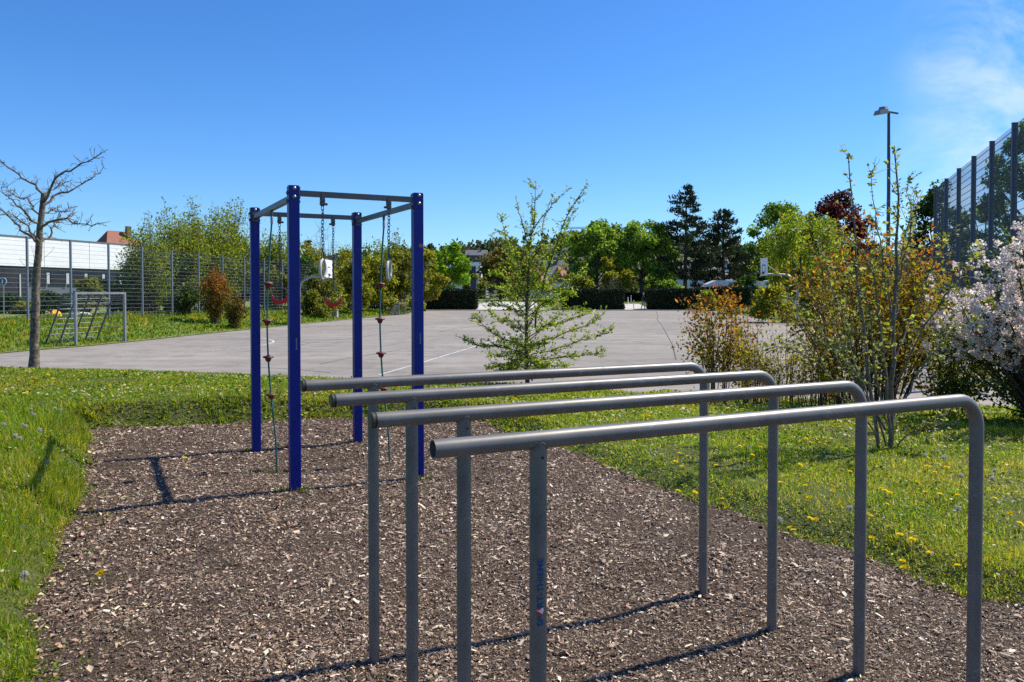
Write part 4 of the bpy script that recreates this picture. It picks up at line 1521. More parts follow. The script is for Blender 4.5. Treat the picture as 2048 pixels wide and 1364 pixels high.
# ------------------------------------------------------------------ young hornbeam in the middle
def leafy_shoots(pl, P, rg, n_tw, Ltw, L, cols, r, gap=.05, flat=.5, up=.3, wts=None, leafw=.6, start=2):
    """side twigs along a limb with leaves set alternately on both"""
    n = len(P)
    segs = [(P, 1.0)]
    for k in range(n_tw):
        j = rg.integers(start, n)
        ax_ = unit(P[min(j + 1, n - 1)] - P[j - 1])
        d = unit(rg.normal(size=3) * np.array([1, 1, flat]) + ax_ * .9 + np.array([0, 0, up]))
        Lk = Ltw * rg.uniform(.4, 1.1) * (1.1 - .6 * j / n)
        Q = P[j] + d * np.linspace(0, 1, 6)[:, None] * Lk
        Q[1:] += np.cumsum(rg.normal(size=(5, 3)) * .07 * Lk, 0) * .5
        pl.wood(Q, r * np.linspace(1, .35, 6), 3)
        segs.append((Q, 0))
    for Q, main in segs:
        Ls = np.linalg.norm(np.diff(Q, axis=0), axis=1).sum()
        m = int(Ls / gap)
        if m < 1:
            continue
        t = np.sort(rg.uniform(.3 if main else .1, 1.0, m)) * (len(Q) - 1.001)
        i0 = t.astype(int)
        f = (t - i0)[:, None]
        C = Q[i0] * (1 - f) + Q[i0 + 1] * f
        C = C + rg.normal(size=C.shape) * .006
        T = unit(Q[i0 + 1] - Q[i0])
        D = unit(T * .5 + rg.normal(size=C.shape) * np.array([.8, .8, .45]) + np.array([0, 0, -.12]))
        s = L * rg.uniform(.5, 1.25, m)
        pl.leaves(C, D, unit(rg.normal(size=C.shape) * .55 + np.array([0, 0, .9])), s, s * leafw, palette(m, cols, wts, .22, rg))


HY = 16.0
hb = at(1060, 768, HY)
hz0 = float(lawn_z(np.array([[hb[0]]]), np.array([[HY]]))[0, 0])
hr = empty('hornbeam', (hb[0], HY, hz0), 'young open hornbeam with light green leaves standing between lawn and court', 'tree')
off = np.array([hb[0], HY, hz0])
z4 = lambda pts: [(880 + a / 3.41, 360 + b / 3.41) for a, b in pts]
pl = Plant()
rg = np.random.default_rng(88)
tr_ = np.r_[[[hb[0] - .03, HY, hz0 - .2]], trace(z4([(590, 1290), (590, 1100), (592, 830), (605, 620), (608, 430), (640, 310), (648, 180), (650, 60)]), HY, .25)]
P = resample(tr_, 18) - off
pl.wood(P, .045 * np.linspace(1.1, .1, 18), 7)
HL = [(.24, .33, .026), (.31, .39, .035), (.15, .23, .02), (.42, .46, .07)]
HT = [(.34, .38, .10), (.42, .44, .16), (.25, .31, .06)]
leafy_shoots(pl, P, rg, 84, .62, .056, HL, .006, .022)
for pts, dy, r in (([(650, 1010), (665, 900), (700, 700), (780, 500), (830, 330), (900, 180), (980, 70)], -.5, .022), ([(640, 330), (720, 230), (800, 130), (885, 62)], .3, .012),
                   ([(600, 450), (560, 300), (520, 150), (515, 112)], .4, .014), ([(592, 520), (480, 390), (400, 340), (350, 385)], -.4, .013), ([(600, 700), (540, 560), (470, 480), (410, 240)], .5, .013),
                   ([(600, 600), (690, 430), (710, 250), (770, 120)], -.3, .013), ([(595, 760), (700, 640), (820, 420), (905, 230)], .5, .013), ([(592, 850), (500, 720), (420, 650), (350, 640)], .6, .014),
                   ([(592, 900), (720, 760), (860, 720), (960, 640)], -.6, .014), ([(595, 800), (660, 660), (690, 560), (700, 470)], .7, .012), ([(592, 820), (520, 640), (490, 560), (470, 500)], -.7, .012), ([(595, 860), (680, 760), (780, 680), (850, 560)], 1.0, .012),
                   ([(592, 940), (500, 800), (440, 760), (390, 720)], 1.1, .012), ([(596, 930), (700, 850), (800, 790), (900, 780)], -1.1, .012), ([(592, 1275), (500, 1285), (410, 1300)], -.4, .01), ([(592, 1280), (680, 1300), (780, 1320)], .4, .01),
                   ([(592, 1230), (640, 1240), (700, 1300)], -.6, .01), ([(592, 1220), (540, 1230), (470, 1290)], .6, .01), ([(592, 1180), (640, 1120), (720, 1120)], -.9, .01), ([(592, 1170), (540, 1110), (450, 1120)], .9, .01), ([(592, 960), (480, 870), (400, 850), (350, 850)], -.6, .012),
                   ([(592, 1150), (430, 1080), (300, 1000), (225, 915)], .5, .014), ([(590, 1200), (480, 1150), (300, 1130), (165, 1085)], -.7, .014), ([(588, 1255), (450, 1260), (330, 1285)], .9, .012),
                   ([(600, 1160), (800, 1060), (1000, 990), (1110, 925)], .6, .014), ([(600, 1200), (800, 1150), (1000, 1090), (1160, 1020)], -.5, .012), ([(600, 1240), (800, 1210), (950, 1200), (1100, 1170)], .4, .012),
                   ([(600, 1270), (700, 1260), (860, 1275)], -.8, .011), ([(595, 1080), (700, 1000), (860, 960), (980, 920)], -1., .012), ([(595, 1060), (500, 990), (420, 960), (340, 900)], 1., .012),
                   ([(600, 1100), (760, 960), (900, 860), (1000, 900)], 1., .012), ([(595, 1180), (520, 1180), (420, 1200), (330, 1180)], 1.0, .012), ([(598, 1000), (680, 870), (760, 840), (850, 800)], .9, .012)):
    P = resample(trace(z4(pts), HY, dy), 12) - off
    P[1:] += rg.normal(size=(11, 3)) * .012
    pl.wood(P, r * np.linspace(1, .22, 12), 5)
    top = pts[0][1] < 640
    leafy_shoots(pl, P, rg, 11 if top else 40,   .24 if top else .38, .056, HT if top else HL, .0045, .028 if top else .019)
pl.build(hr, M['twig'], M['leaf'])

# ------------------------------------------------------------------ multi-stemmed young tree at the right
KY = 7.55
kb = on_z(1768, 892, .12)
KY = float(kb[1])
kr = empty('hazel', (kb[0], KY, float(lawn_z(np.array([[kb[0]]]), np.array([[KY]]))[0, 0])), 'slender multi stemmed young tree with sparse new leaves on the right lawn', 'tree')
off = np.array(kr.location)
pl = Plant()
rg = np.random.default_rng(99)
KL = [(.29, .31, .10), (.22, .25, .07), (.36, .36, .15), (.17, .2, .05)]
stems = [([(1761, 905), (1742, 800), (1728, 667), (1716, 582), (1711, 514), (1704, 400), (1700, 316)], .3, .021),
         ([(1781, 905), (1786, 753), (1788, 620), (1791, 540), (1793, 480), (1798, 426), (1796, 368), (1790, 298)], -.2, .026),
         ([(1782, 902), (1772, 760), (1752, 560), (1725, 500), (1690, 470), (1656, 458)], -.5, .016), ([(1788, 700), (1775, 580), (1761, 500), (1745, 394), (1742, 348)], .4, .012),
         ([(1790, 640), (1797, 540), (1811, 471), (1822, 426), (1816, 358)], .5, .011), ([(1790, 600), (1812, 500), (1826, 430), (1831, 392)], -.4, .009),
         ([(1788, 770), (1830, 690), (1870, 620), (1915, 560), (1950, 520)], -.5, .013), ([(1786, 840), (1840, 740), (1900, 660), (1950, 640)], .5, .011),
         ([(1770, 860), (1700, 740), (1640, 660), (1590, 610)], .3, .013), ([(1765, 880), (1690, 790), (1640, 730), (1560, 680)], -.5, .011), ([(1780, 900), (1700, 700), (1660, 560), (1640, 480)], .7, .012),
         ([(1788, 895), (1820, 868), (1860, 846), (1905, 819)], -.3, .009), ([(1783, 880), (1745, 720), (1740, 620), (1700, 540)], -.7, .012), ([(1790, 720), (1840, 600), (1870, 520), (1890, 470)], .8, .011),
         ([(1745, 830), (1720, 760), (1690, 700), (1650, 690)], -.8, .009)]
for pts, dy, r in stems:
    P = resample(trace(pts, KY, dy), 14)
    P = P - off
    if pts[0][1] > 860:
        P[0, 2] = -.1
    P[1:] += rg.normal(size=(13, 3)) * .008
    pl.wood(P, r * np.linspace(1, .24, 14), 6)
    leafy_shoots(pl, P, rg, 20, .36, .052, KL, .0042, .042, flat=.8, up=.45, start=4, leafw=.72)
    # leaf tufts at the shoot tips
    m = 6
    pl.leaves(P[-1] + rg.normal(size=(m, 3)) * .008, unit(rg.normal(size=(m, 3)) + np.array([0, 0, .6])), rand_dirs(m, rg), .05, .032, palette(m, KL, None, .2, rg))
pl.build(kr, M['bark_smooth'], M['leaf'])

# ------------------------------------------------------------------ bronze shrubs and thin stemmed shrubs
def lz(x, y):
    return float(lawn_z(np.array([[x]]), np.array([[y]]))[0, 0])


BRZ = [(.30, .20, .025), (.24, .23, .025), (.36, .25, .03), (.17, .17, .025), (.26, .13, .02)]
BRT = [(.44, .14, .03), (.50, .20, .035), (.34, .10, .025)]


def shrub_at(px, top, hw, Y, label, ns, nl, L, cols, seed, group=None, hs=1.08, **kw):
    p = at(px, top, Y)
    z = max(lz(p[0], Y), float(court_z(p[0], Y)) - .05)
    r = empty('shrub', (p[0], Y, z), label, 'shrub', group)
    shoots(r, (p[2] - z) * hs, hw / F * Y, ns, nl, L, cols, None, seed, **kw)


shrub_at(1435, 560, 62, 12.7, 'orange bronze leafed shrub left of the thin stemmed bushes', 26, 2600, .062, BRZ, 201, r0=.009, spread=.045, t0=.36, base_r=.2, twigs=3, hmin=.75, zcol=(.4, .85, BRT), hs=1.22)
shrub_at(1500, 610, 46, 13.2, 'small bronze shrub behind the orange one', 20, 1000, .055, BRZ, 202, r0=.007, spread=.05, t0=.4, base_r=.15, twigs=2, zcol=(.6, 1.05, BRT))
G3 = 'thin stemmed budding shrubs behind the bars'
for px, top, hw, Y, nl, seed, lab in ((1512, 655, 40, 12.3, 900, 203, 'thin stemmed yellowish shrub right of the orange bronze shrub'), (1575, 640, 56, 12.6, 1200, 204, 'thin stemmed shrub in the middle with sparse yellow leaves'),
                                      (1640, 655, 60, 12.2, 900, 205, 'darkest thin stemmed shrub with mostly bare twigs')):
    shrub_at(px, top, hw, Y, lab, 44, nl, .048, [(.34, .31, .035), (.27, .26, .03), (.30, .20, .03), (.18, .18, .03)], seed, G3, r0=.007, spread=.035, t0=.3, base_r=.35, twigs=3, hmin=.55)
shrub_at(1745, 420, 185, 11.6, 'large bronze and green shrub behind the slender young tree', 80, 9000, .066, BRZ, 206, r0=.014, spread=.05, t0=.24, base_r=.4, twigs=3, zcol=(.5, 1.0, BRT), fan=.9)
shrub_at(1668, 560, 46, 13.6, 'pinkish white flowering shrub half hidden by the bronze one', 30, 1600, .05, [(.55, .42, .42), (.6, .5, .48), (.12, .12, .03)], 207, r0=.008, spread=.05, t0=.4, base_r=.2, twigs=2)
shrub_at(1900, 640, 70, 11.2, 'olive shrub between the bronze bush and the blossoming tree', 40, 2400, .055, OLIVE, 208, r0=.009, spread=.05, t0=.2, base_r=.3, twigs=2)

# ------------------------------------------------------------------ the blossoming crab apple at the right edge
BY = 9.6
bxp = at(2115, 600, BY)[0]
bz = lz(bxp, BY)
br_ = empty('blossom_tree', (bxp, BY, bz), 'crab apple bush covered in white pink blossom at the right edge', 'tree')
pl = Plant()
rg = np.random.default_rng(123)
fl = Plant()
topz = at(2060, 375, BY)[2] - bz
for i in range(78):
    a = rg.uniform(0, 6.28)
    q_ = math.sqrt(rg.uniform(.02, 1))
    W_ = 1.38
    e = np.array([W_ * q_ * math.cos(a), W_ * q_ * math.sin(a), topz * rg.uniform(.34, 1) * (1 - .42 * q_ ** 2)])
    b = np.array([.12 * math.cos(a), .12 * math.sin(a), -.1])
    m_ = np.array([e[0] * .55, e[1] * .55, e[2] * .62])
    t = np.linspace(0, 1, 10)[:, None]
    P = b * (1 - t) ** 2 + 2 * m_ * t * (1 - t) + e * t ** 2 + rg.normal(size=(10, 3)) * .02
    pl.wood(P, .017 * np.linspace(1, .25, 10), 5)
    leafy_shoots(pl, P, rg, 12, .30, .045, [(.09, .15, .02), (.14, .20, .03), (.06, .09, .015), (.12, .10, .03)], .0035, .013, flat=.8, start=1)
    if e[2] > topz * .30:
        nclu = 32
        for k in range(nclu):
            f = rg.uniform(.42, 1.03)
            c = b * (1 - f) ** 2 + 2 * m_ * f * (1 - f) + e * f * f + rg.normal(size=3) * .09
            if c[2] < topz * .30 + rg.normal() * .1:
                continue
            m = 22
            o_ = rand_dirs(m, rg)
            pk = rg.uniform(0, 1)
            colr = palette(m, [(.84, .76, .69), (.86, .81, .73), (.74, .54, .50)], [.46, .44 - .2 * pk, .10 + .2 * pk], .06, rg)
            fl.leaves(c + o_ * rg.uniform(.02, .055, (m, 1)), unit(rg.normal(size=(m, 3))), unit(o_ + rg.normal(size=(m, 3)) * .5), .038, .034, colr)
pl.build(br_, M['twig'], M['leaf'])
fl.build(br_, M['twig'], M['blossom'], 'stalk', 'blossom')

tree_at('bush', 2055, 655, 150, 10.3, lz(at(2055, 600, 10.3)[0], 10.3), 'dark green undergrowth at the foot of the blossoming tree', 'bush', 26, 6000, DARKG, 192, .02, .03, 'dome', L=.05)
for px, top, hw, Y, lab, cols, seed in ((18, 588, 30, 47, 'dark bush in front of the hall entrance glazing', DARKG, 193), (62, 600, 30, 46, 'low olive bush between the round sign and the bare tree', OLIVE, 194),
                                        (140, 580, 30, 50, 'dark bush before the hall seen through the goal', DARKG, 195), (245, 575, 26, 49, 'dark bush where the hall meets the spring trees', DARKG, 196)):
    tree_at('bush', px, top, hw, Y, .25, lab, 'bush', 18, 1800, cols, seed, .02, .06, 'dome', group=G2, cl_r=.3)

# ------------------------------------------------------------------ the climbing frame
FRZ = math.atan2(FU[1], FU[0])
fr = empty('climbing_rig', (FC[0], FC[1], 0), 'climbing frame of four blue square posts joined by grey beams', 'climbing frame', rz=FRZ)
PS = .088


def chamfer(s, c):
    h_ = s / 2
    return [(-h_ + c, -h_), (h_ - c, -h_), (h_, -h_ + c), (h_, h_ - c), (h_ - c, h_), (-h_ + c, h_), (-h_, h_ - c), (-h_, -h_ + c)]


ax_y = Matrix.Rotation(math.pi / 2, 3, 'X')                # local z -> -y
ax_x = Matrix.Rotation(-math.pi / 2, 3, 'Y')               # local z -> -x
dome = [(.017, 0), (.017, .004), (.013, .010), (.006, .0135), (.001, .0145)]
POST = {}
bolt_me = {}
for (sx_, sy_, nm) in ((-1, -1, 'fl'), (1, -1, 'fr'), (-1, 1, 'bl'), (1, 1, 'br')):
    x, y = sx_ * FW / 2, sy_ * FD / 2
    mb = MB().prism([(x + a, y + b) for a, b in chamfer(PS, .006)], -.35, FH - .004)
    mb.prism([(x + a, y + b) for a, b in chamfer(PS - .006, .008)], FH - .003, FH + .004)
    po = mb.obj('post', M['post_blue'], fr)
    POST[nm] = po
    for (face, az) in (('y', (2.488, 2.418)), ('x', (2.452, 2.385))):
        for z in az:
            for s in (-1, 1):
                mb = MB()
                if face == 'y':
                    mb.lathe(dome, 10, (x, y + s * (PS / 2), z), ax_y if s < 0 else Matrix.Rotation(-math.pi / 2, 3, 'X'))
                else:
                    mb.lathe(dome, 10, (x + s * (PS / 2), y, z), ax_x if s < 0 else Matrix.Rotation(math.pi / 2, 3, 'Y'))
                mb.obj('bolt', M['dark_steel'] if s > 0 or face == 'x' else M['steel'], po, smooth=True)
BZF, BZS = 2.454, 2.418


def beam(a, b, z, name='beam'):
    a, b = np.array(a), np.array(b)
    d = unit(b - a)
    rot = Matrix.Rotation(math.atan2(d[1], d[0]), 3, 'Z')
    Lb = float(np.linalg.norm(b - a)) - PS
    c = (a + b) / 2
    mb = MB().box((c[0], c[1], z), (Lb - .012, .042, .046), rot)
    o = mb.obj(name, M['beam'], fr)
    for k in (-1, 1):
        e = c + d * k * (Lb / 2 - .004)
        MB().box((e[0], e[1], z), (.007, .062, .10), rot).obj('flange', M['dark_steel'], o)
    return o


hx_, hy_ = FW / 2, FD / 2
beam((-hx_, -hy_), (hx_, -hy_), BZF)
beam((-hx_, hy_), (hx_, hy_), BZF)
beam((-hx_, -hy_), (-hx_, hy_), BZS)
beam((hx_, -hy_), (hx_, hy_), BZS)


def text_mesh(s, size, align='CENTER', shear=0., weight=0.):
    cu = bpy.data.curves.new('lettering', 'FONT')
    cu.body = s
    cu.size = size
    cu.align_x = align
    cu.align_y = 'CENTER'
    cu.shear = shear
    cu.offset = weight
    cu.resolution_u = 3
    o = bpy.data.objects.new('lettering', cu)
    COL.objects.link(o)
    dg = bpy.context.evaluated_depsgraph_get()
    me = bpy.data.meshes.new_from_object(o.evaluated_get(dg))
    bpy.data.objects.remove(o)
    return me


def flat_text(s, size, pos, parent, m, shear=.25):
    """writing that reads downwards on a post's front face (local -y)"""
    me = text_mesh(s, size, shear=shear)
    for v in me.vertices:
        tx, ty = v.co.x, v.co.y
        v.co = (pos[0] + ty, pos[1], pos[2] - tx)
    return link('lettering', me, m, parent)


flat_text('physioloop', .022, (-hx_ + .012, -hy_ - PS / 2 - .0012, 1.215), POST['fl'], M['print_grey'])
flat_text('physioloop', .022, (hx_ + .012, -hy_ - PS / 2 - .0012, 1.235), POST['fr'], M['print_grey'])
# round faded sticker
st = MB().lathe([(.021, 0), (.021, .001)], 20, (hx_ + .016, -hy_ - PS / 2 - .0002, 2.05), ax_y).obj('sticker', mat('sticker', (.22, .05, .07), .6), POST['fr'])
MB().add([(hx_ - .006, -hy_ - PS / 2 - .0022, 2.056), (hx_ + .02, -hy_ - PS / 2 - .0022, 2.044), (hx_ + .04, -hy_ - PS / 2 - .0022, 2.046), (hx_ + .02, -hy_ - PS / 2 - .0022, 2.052)], [(0, 1, 2, 3)]).obj('sticker_mark', mat('sticker_mark', (.4, .33, .36), .6), st)

TOW = lambda lx_, ly_: np.array([FC[0], FC[1]]) + FU * lx_ + FV * ly_

# ---- chains with rings: each hangs from a beam, so each is a thing of its own
def link_mesh(L=.036, W=.021, r=.0034):
    pts = []
    for a in np.linspace(0, math.pi, 6):
        pts.append((W / 2 * math.cos(a), 0, (L - W) / 2 + W / 2 * math.sin(a)))
    for a in np.linspace(math.pi, 2 * math.pi, 6):
        pts.append((W / 2 * math.cos(a), 0, -(L - W) / 2 + W / 2 * math.sin(a)))
    pts.append(pts[0])
    return MB().tube(pts, r, 5, False).mesh('link', True)


LINK = link_mesh()
LINK.materials.append(M['dark_steel'])


def ring_hanger(lx_, ly_, z_end, kind, label, turn, side):
    p = TOW(lx_, ly_)
    r = empty('hanging_ring', (p[0], p[1], BZF - .023), label, 'gym ring', 'rings hung on chains from the frame', FRZ)
    cl = MB()
    for y in (-.026, .026):
        cl.box((0, y, .005), (.03, .006, .06))
    cl.box((0, 0, -.03), (.036, .05, .012))
    cl.lathe([(.010, -.02), (.022, -.014), (.025, 0), (.022, .014), (.010, .02)], 12, (0, 0, -.052), ax_y)
    cl.lathe([(.009, 0), (.011, .018), (.006, .026)], 8, (side * .018, 0, -.056), ax_x if side < 0 else Matrix.Rotation(math.pi / 2, 3, 'Y'))
    cl.obj('clamp', M['dark_steel'], r, smooth=True)
    ch = link('chain', None, parent=r)
    z = -.09
    k = 0
    zl = z_end - (BZF - .023)
    while z > zl + .01:
        o = link('link', LINK, parent=ch, loc=(.002 * math.sin(k * .7), 0, z))
        o.rotation_euler = (0, 0, (math.pi / 2 if k % 2 else 0) + .25)
        z -= .029
        k += 1
    z = z + .006
    if kind == 'pale':
        a_ = Matrix.Rotation(turn, 3, 'Z')
        strap = MB()
        top = np.array((0, 0, z))
        for s in (-1, 1):
            strap.tube([top, np.array(a_ @ Vector((s * .028, 0, z - .05))), np.array(a_ @ Vector((s * .055, 0, z - .115)))], .006, 6)
        strap.obj('strap', M['dark_steel'], r)
        R_ = .083
        pts = [np.array(a_ @ Vector((R_ * math.sin(t), 0, z - .085 - R_ - R_ * -math.cos(t)))) for t in np.linspace(0, 2 * math.pi, 25)]
        MB().tube(pts, .0125, 8, False).obj('ring', M['pale_ring'], r, smooth=True)
    else:
        a_ = Matrix.Rotation(turn, 3, 'Z')
        R_ = .082
        c = z - R_ - .01
        up_ = [np.array(a_ @ Vector((R_ * math.sin(t), 0, c + R_ * math.cos(t)))) for t in np.linspace(-1.75, 1.75, 20)]
        MB().tube(up_, .003, 6).obj('wire_bow', M['steel'], r, smooth=True)
        lo = [np.array(a_ @ Vector((R_ * math.sin(t), 0, c + R_ * math.cos(t)))) for t in np.linspace(1.62, 2 * math.pi - 1.62, 20)]
        MB().tube(lo, [.009] + [.015] * 4 + [.020] * 10 + [.015] * 4 + [.009], 8).obj('grip', M['red_ring'], r, smooth=True)
    return r


def lx_for(px, ly_):
    """where along a beam (local x) a thing hangs, from its place in the photograph"""
    best = min(np.linspace(-FW / 2, FW / 2, 400), key=lambda a: abs(CX + F * TOW(a, ly_)[0] / TOW(a, ly_)[1] - px))
    return float(best)


ring_hanger(lx_for(646, -hy_), -hy_, 1.985, 'pale', 'pale gym ring on the front beam near the left blue post', 1.06, 1)
ring_hanger(lx_for(778, -hy_), -hy_, 1.985, 'pale', 'pale gym ring on the front beam near the right blue post', 1.06, -1)
ring_hanger(lx_for(560, hy_), hy_, 1.70, 'red', 'red grip ring on the back beam near the left blue post', -.45, 1)
ring_hanger(lx_for(667, hy_), hy_, 1.68, 'red', 'red grip ring on the back beam near the right blue post', -.45, -1)


# ---- climbing ropes with red footholds
def rope(lx_, sway, foot, label):
    p = TOW(lx_, 0)
    r = empty('climbing_rope', (p[0], p[1], BZS - .023), label, 'climbing rope', 'ropes hung in the climbing frame', FRZ)
    H_ = BZS - .023
    cl = MB().lathe([(.014, -.03), (.014, .0)], 8, (0, 0, 0)).lathe([(.008, -.055), (.012, -.045), (.012, -.03)], 8)
    cl.obj('shackle', M['dark_steel'], r)
    MB().lathe([(.008, -.12), (.013, -.115), (.013, -.06), (.008, -.05)], 10).obj('ferrule', M['steel'], r, smooth=True)
    zs = np.linspace(-.11, -H_ - .06, 26)
    t = (zs - zs[0]) / (zs[-1] - zs[0])
    xs = sway * np.sin(np.pi * np.clip(t * 1.15, 0, 1)) + foot * t ** 2
    pts = np.stack([xs * math.cos(-FRZ), xs * math.sin(-FRZ), zs], 1)
    MB().tube(pts, .0085, 8).obj('rope', M['rope'], r, smooth=True)
    for z in (1.72, 1.375, 1.035, .685):
        q = np.array([np.interp(-(z - H_), -zs, pts[:, k]) for k in range(3)])
        MB().lathe([(.012, -.042), (.020, -.036), (.027, -.020), (.030, -.008), (.048, -.004), (.050, .004), (.045, .011), (.02, .014), (.012, .022)], 14, q).obj('foothold', M['red_plastic'], r, smooth=True)


rope(-hx_, -.055, .035, 'teal rope with four red footholds between the two left blue posts')
rope(hx_, -.05, .05, 'teal rope with red footholds between the two right blue posts')

# ------------------------------------------------------------------ four parallel bars
BH, BL, BR_ = 1.24, 2.143, .0242
L0 = np.array([-.881, 3.347])
SPB = .508
names_ = ('farthest of the four grey steel bars', 'second farthest of the four grey steel bars', 'second nearest of the four grey steel bars', 'nearest grey steel bar with blue lettering on its post')
for i in range(4):
    b0 = L0 - Vp * SPB * i
    r = empty('parallel_bar', (b0[0], b0[1], 0), names_[i], 'parallel bar', 'parallel bars standing in the bark bed', ANG)
    RB = .105
    pts = [(.006, 0, BH)] + [(x, 0, BH) for x in (.4, .8, 1.2, 1.6, BL - RB - .02)]
    for a in np.linspace(0, math.pi / 2, 9):
        pts.append((BL - RB + RB * math.sin(a), 0, BH - RB + RB * math.cos(a)))
    pts += [(BL, 0, .8), (BL, 0, .4), (BL, 0, -.3)]
    n = 20
    V, Q = tube(pts, BR_, n)
    m_ = len(pts)
    Vi, Qi = tube([(.006, 0, BH), (.05, 0, BH)], BR_ - .003, n)
    mb = MB().add(V, [tuple(q) for q in Q])
    if i == 3:                                             # the nearest tube has lost its cap: one looks into it
        mb.add(Vi, [tuple(q[::-1]) for q in Qi])
        mb.add(np.r_[V[:n], Vi[:n]], [(j, n + j, n + (j + 1) % n, (j + 1) % n) for j in range(n)])
    rail = mb.obj('rail', M['grey_tube'], r, smooth=True)
    if i == 3:
        MB().add(Vi[n:], [tuple(range(n))]).obj('inner_shade', M['dark_hole'], r)  # near-black disc paints the shade deep inside the open tube
    else:
        MB().lathe([(BR_ + .0006, -.006), (BR_ + .0006, .002), (BR_ - .002, .006), (.001, .0062)], 20, (0, 0, BH), ax_x).obj('end_cap', M['cap_olive'], r)
        MB().tube([(.0065, 0, BH), (.0115, 0, BH)], BR_ + .0010, 20).obj('cap_seam', M['dark_hole'], r)
    sp = .305
    post = MB().lathe([(BR_ - .0006, -.3), (BR_ - .0006, .4), (BR_ - .0006, .8), (BR_ - .0006, BH - .004)], 20, (sp, 0, 0)).obj('post', M['grey_tube'], r, smooth=True)
    # weld bead and the screw hole under the joint
    ws = []
    for a in np.linspace(0, 2 * math.pi, 25):
        y = BR_ * math.cos(a)
        ws.append((sp + (BR_ + .0012) * math.sin(a), y * .98, BH - math.sqrt(max(0, BR_ ** 2 - (y * .98) ** 2)) - .0008))
    MB().tube(ws, .0032, 5, False).obj('weld', M['grey_tube'], post, smooth=True)
    va = -ANG - math.pi / 2 + math.atan2(-b0[0], b0[1]) * -1 + .42
    va = math.atan2(-(b0[1] + .13), -(b0[0] + .27)) - ANG + .52
    MB().lathe([(.0036, -.001), (.0036, .0012)], 10, (sp + (BR_ - .0006) * math.cos(va), (BR_ - .0006) * math.sin(va), BH - .045),
               Matrix.Rotation(va, 3, 'Z') @ Matrix.Rotation(math.pi / 2, 3, 'Y')).obj('screw_hole', M['dark_hole'], post)
    if i == 3:
        vc = math.atan2(-(b0[1] + .13), -(b0[0] + .27)) - ANG       # direction from the post to where the reader stands

        def wrap(me, ang0, zc, up, rr=BR_ + .0003):
            """bend flat lettering round the post; up = +1 reads upwards, -1 downwards"""
            bmt = bmesh.new()
            bmt.from_mesh(me)
            bmesh.ops.triangulate(bmt, faces=bmt.faces)
            bmesh.ops.subdivide_edges(bmt, edges=[e for e in bmt.edges if e.calc_length() > .006], cuts=2)
            bmt.to_mesh(me)
            bmt.free()
            for v in me.vertices:
                tx, ty = v.co.x, v.co.y
                a = ang0 - up * ty / rr if up > 0 else ang0 + ty / rr
                v.co = (sp + rr * math.cos(a), rr * math.sin(a), zc + up * tx)
            return me

        # seen from the reader, growing angle runs to the right
        tm = text_mesh('SPORT-THIEME', .0245, weight=.0004)
        w_ = max(v.co.x for v in tm.vertices) - min(v.co.x for v in tm.vertices)
        k_ = .181 / w_
        for v in tm.vertices:
            v.co.x *= k_
        link('lettering', wrap(tm, vc + .30, .838, 1, BR_ + .0004), M['print_blue'], post)
        tm = text_mesh('physioloop', .0125, shear=.3)
        w_ = max(v.co.x for v in tm.vertices) - min(v.co.x for v in tm.vertices)
        for v in tm.vertices:
            v.co.x *= .098 / w_
        link('lettering', wrap(tm, vc - 1.0, 1.066, -1, BR_ + .0004), M['print_grey'], post)
        # ball emblem over the letter O: red disc with a white swoosh
        th = np.linspace(0, 2 * math.pi, 25)[:-1]
        zc_ = .838 - .0905 + 2.62 * .0151

        def patch(poly, m, rr, name):
            me = bpy.data.meshes.new(name)
            me.from_pydata([(a, b, 0) for a, b in poly], [], [tuple(range(len(poly)))])
            return link(name, wrap(me, vc + .25, zc_, 1, rr), m, post)

        patch([(.0105 * math.cos(t), .0115 * math.sin(t)) for t in th], M['print_red'], BR_ + .0008, 'emblem')
        patch([(-.008, -.006), (-.003, -.0075), (.004, -.010), (.0085, -.008), (.0095, -.004), (.006, -.001), (.003, .004), (.004, .012), (.0005, .006), (-.004, -.001)], M['print_white'], BR_ + .0011, 'emblem_swoosh')

# ------------------------------------------------------------------ bark chips on the bed
def scatter(n, x0, x1, y0, y1, rg, dens):
    """n points in a box kept with probability dens(x, y)"""
    x, y = rg.uniform(x0, x1, n), rg.uniform(y0, y1, n)
    k = rg.random(n) < dens(x, y)
    return x[k], y[k]


def in_view(x, y, margin=.12):
    return (np.abs(x) < (y * .645 + margin + .25)) & (y > .8)


rg = np.random.default_rng(301)
x, y = scatter(900000, -6, 4.2, .9, 10.4, rg, lambda x, y: np.clip((3.4 / np.maximum(y, 1.)) ** 1.1, .3, 1) * in_view(x, y))
dm = sd_poly(np.stack([x, y], 1), MUL)
wear = sstep(vnoise(x, y, 1.9, 35) + .6 * vnoise(x, y, 5.5, 36), .1, 1.3)
k = (dm < .04 + .10 * vnoise(x, y, 4, 31) + .05 * vnoise(x, y, 13, 32)) & (rg.random(len(x)) > .62 * wear)
x, y = x[k], y[k]
n = len(x)
z = mulch_z(x, y)
big = vnoise(x, y, 1.7, 33)
s = rg.lognormal(-.15, .58, n) * .0059 * np.clip(.75 + y * .085, .85, 1.6) * (1 + .12 * big)
s = np.clip(s, .0032, .026)
asp = rg.uniform(.28, .8, n)
yaw = rg.uniform(0, 6.28, n)
Nn = unit(np.stack([rg.normal(size=n) * .34, rg.normal(size=n) * .34, np.ones(n)], 1))
D = np.stack([np.cos(yaw), np.sin(yaw), np.zeros(n)], 1)
D = unit(D - Nn * (D * Nn).sum(1, keepdims=True))
S = np.cross(Nn, D)
C = np.stack([x, y, z + rg.uniform(.000, .012, n) + s * .1], 1)
th = (s * rg.uniform(.12, .35, n))[:, None]
a = (s * .95)[:, None]
b = (s * asp * .62)[:, None]
j = lambda: rg.uniform(.7, 1.1, (n, 1))
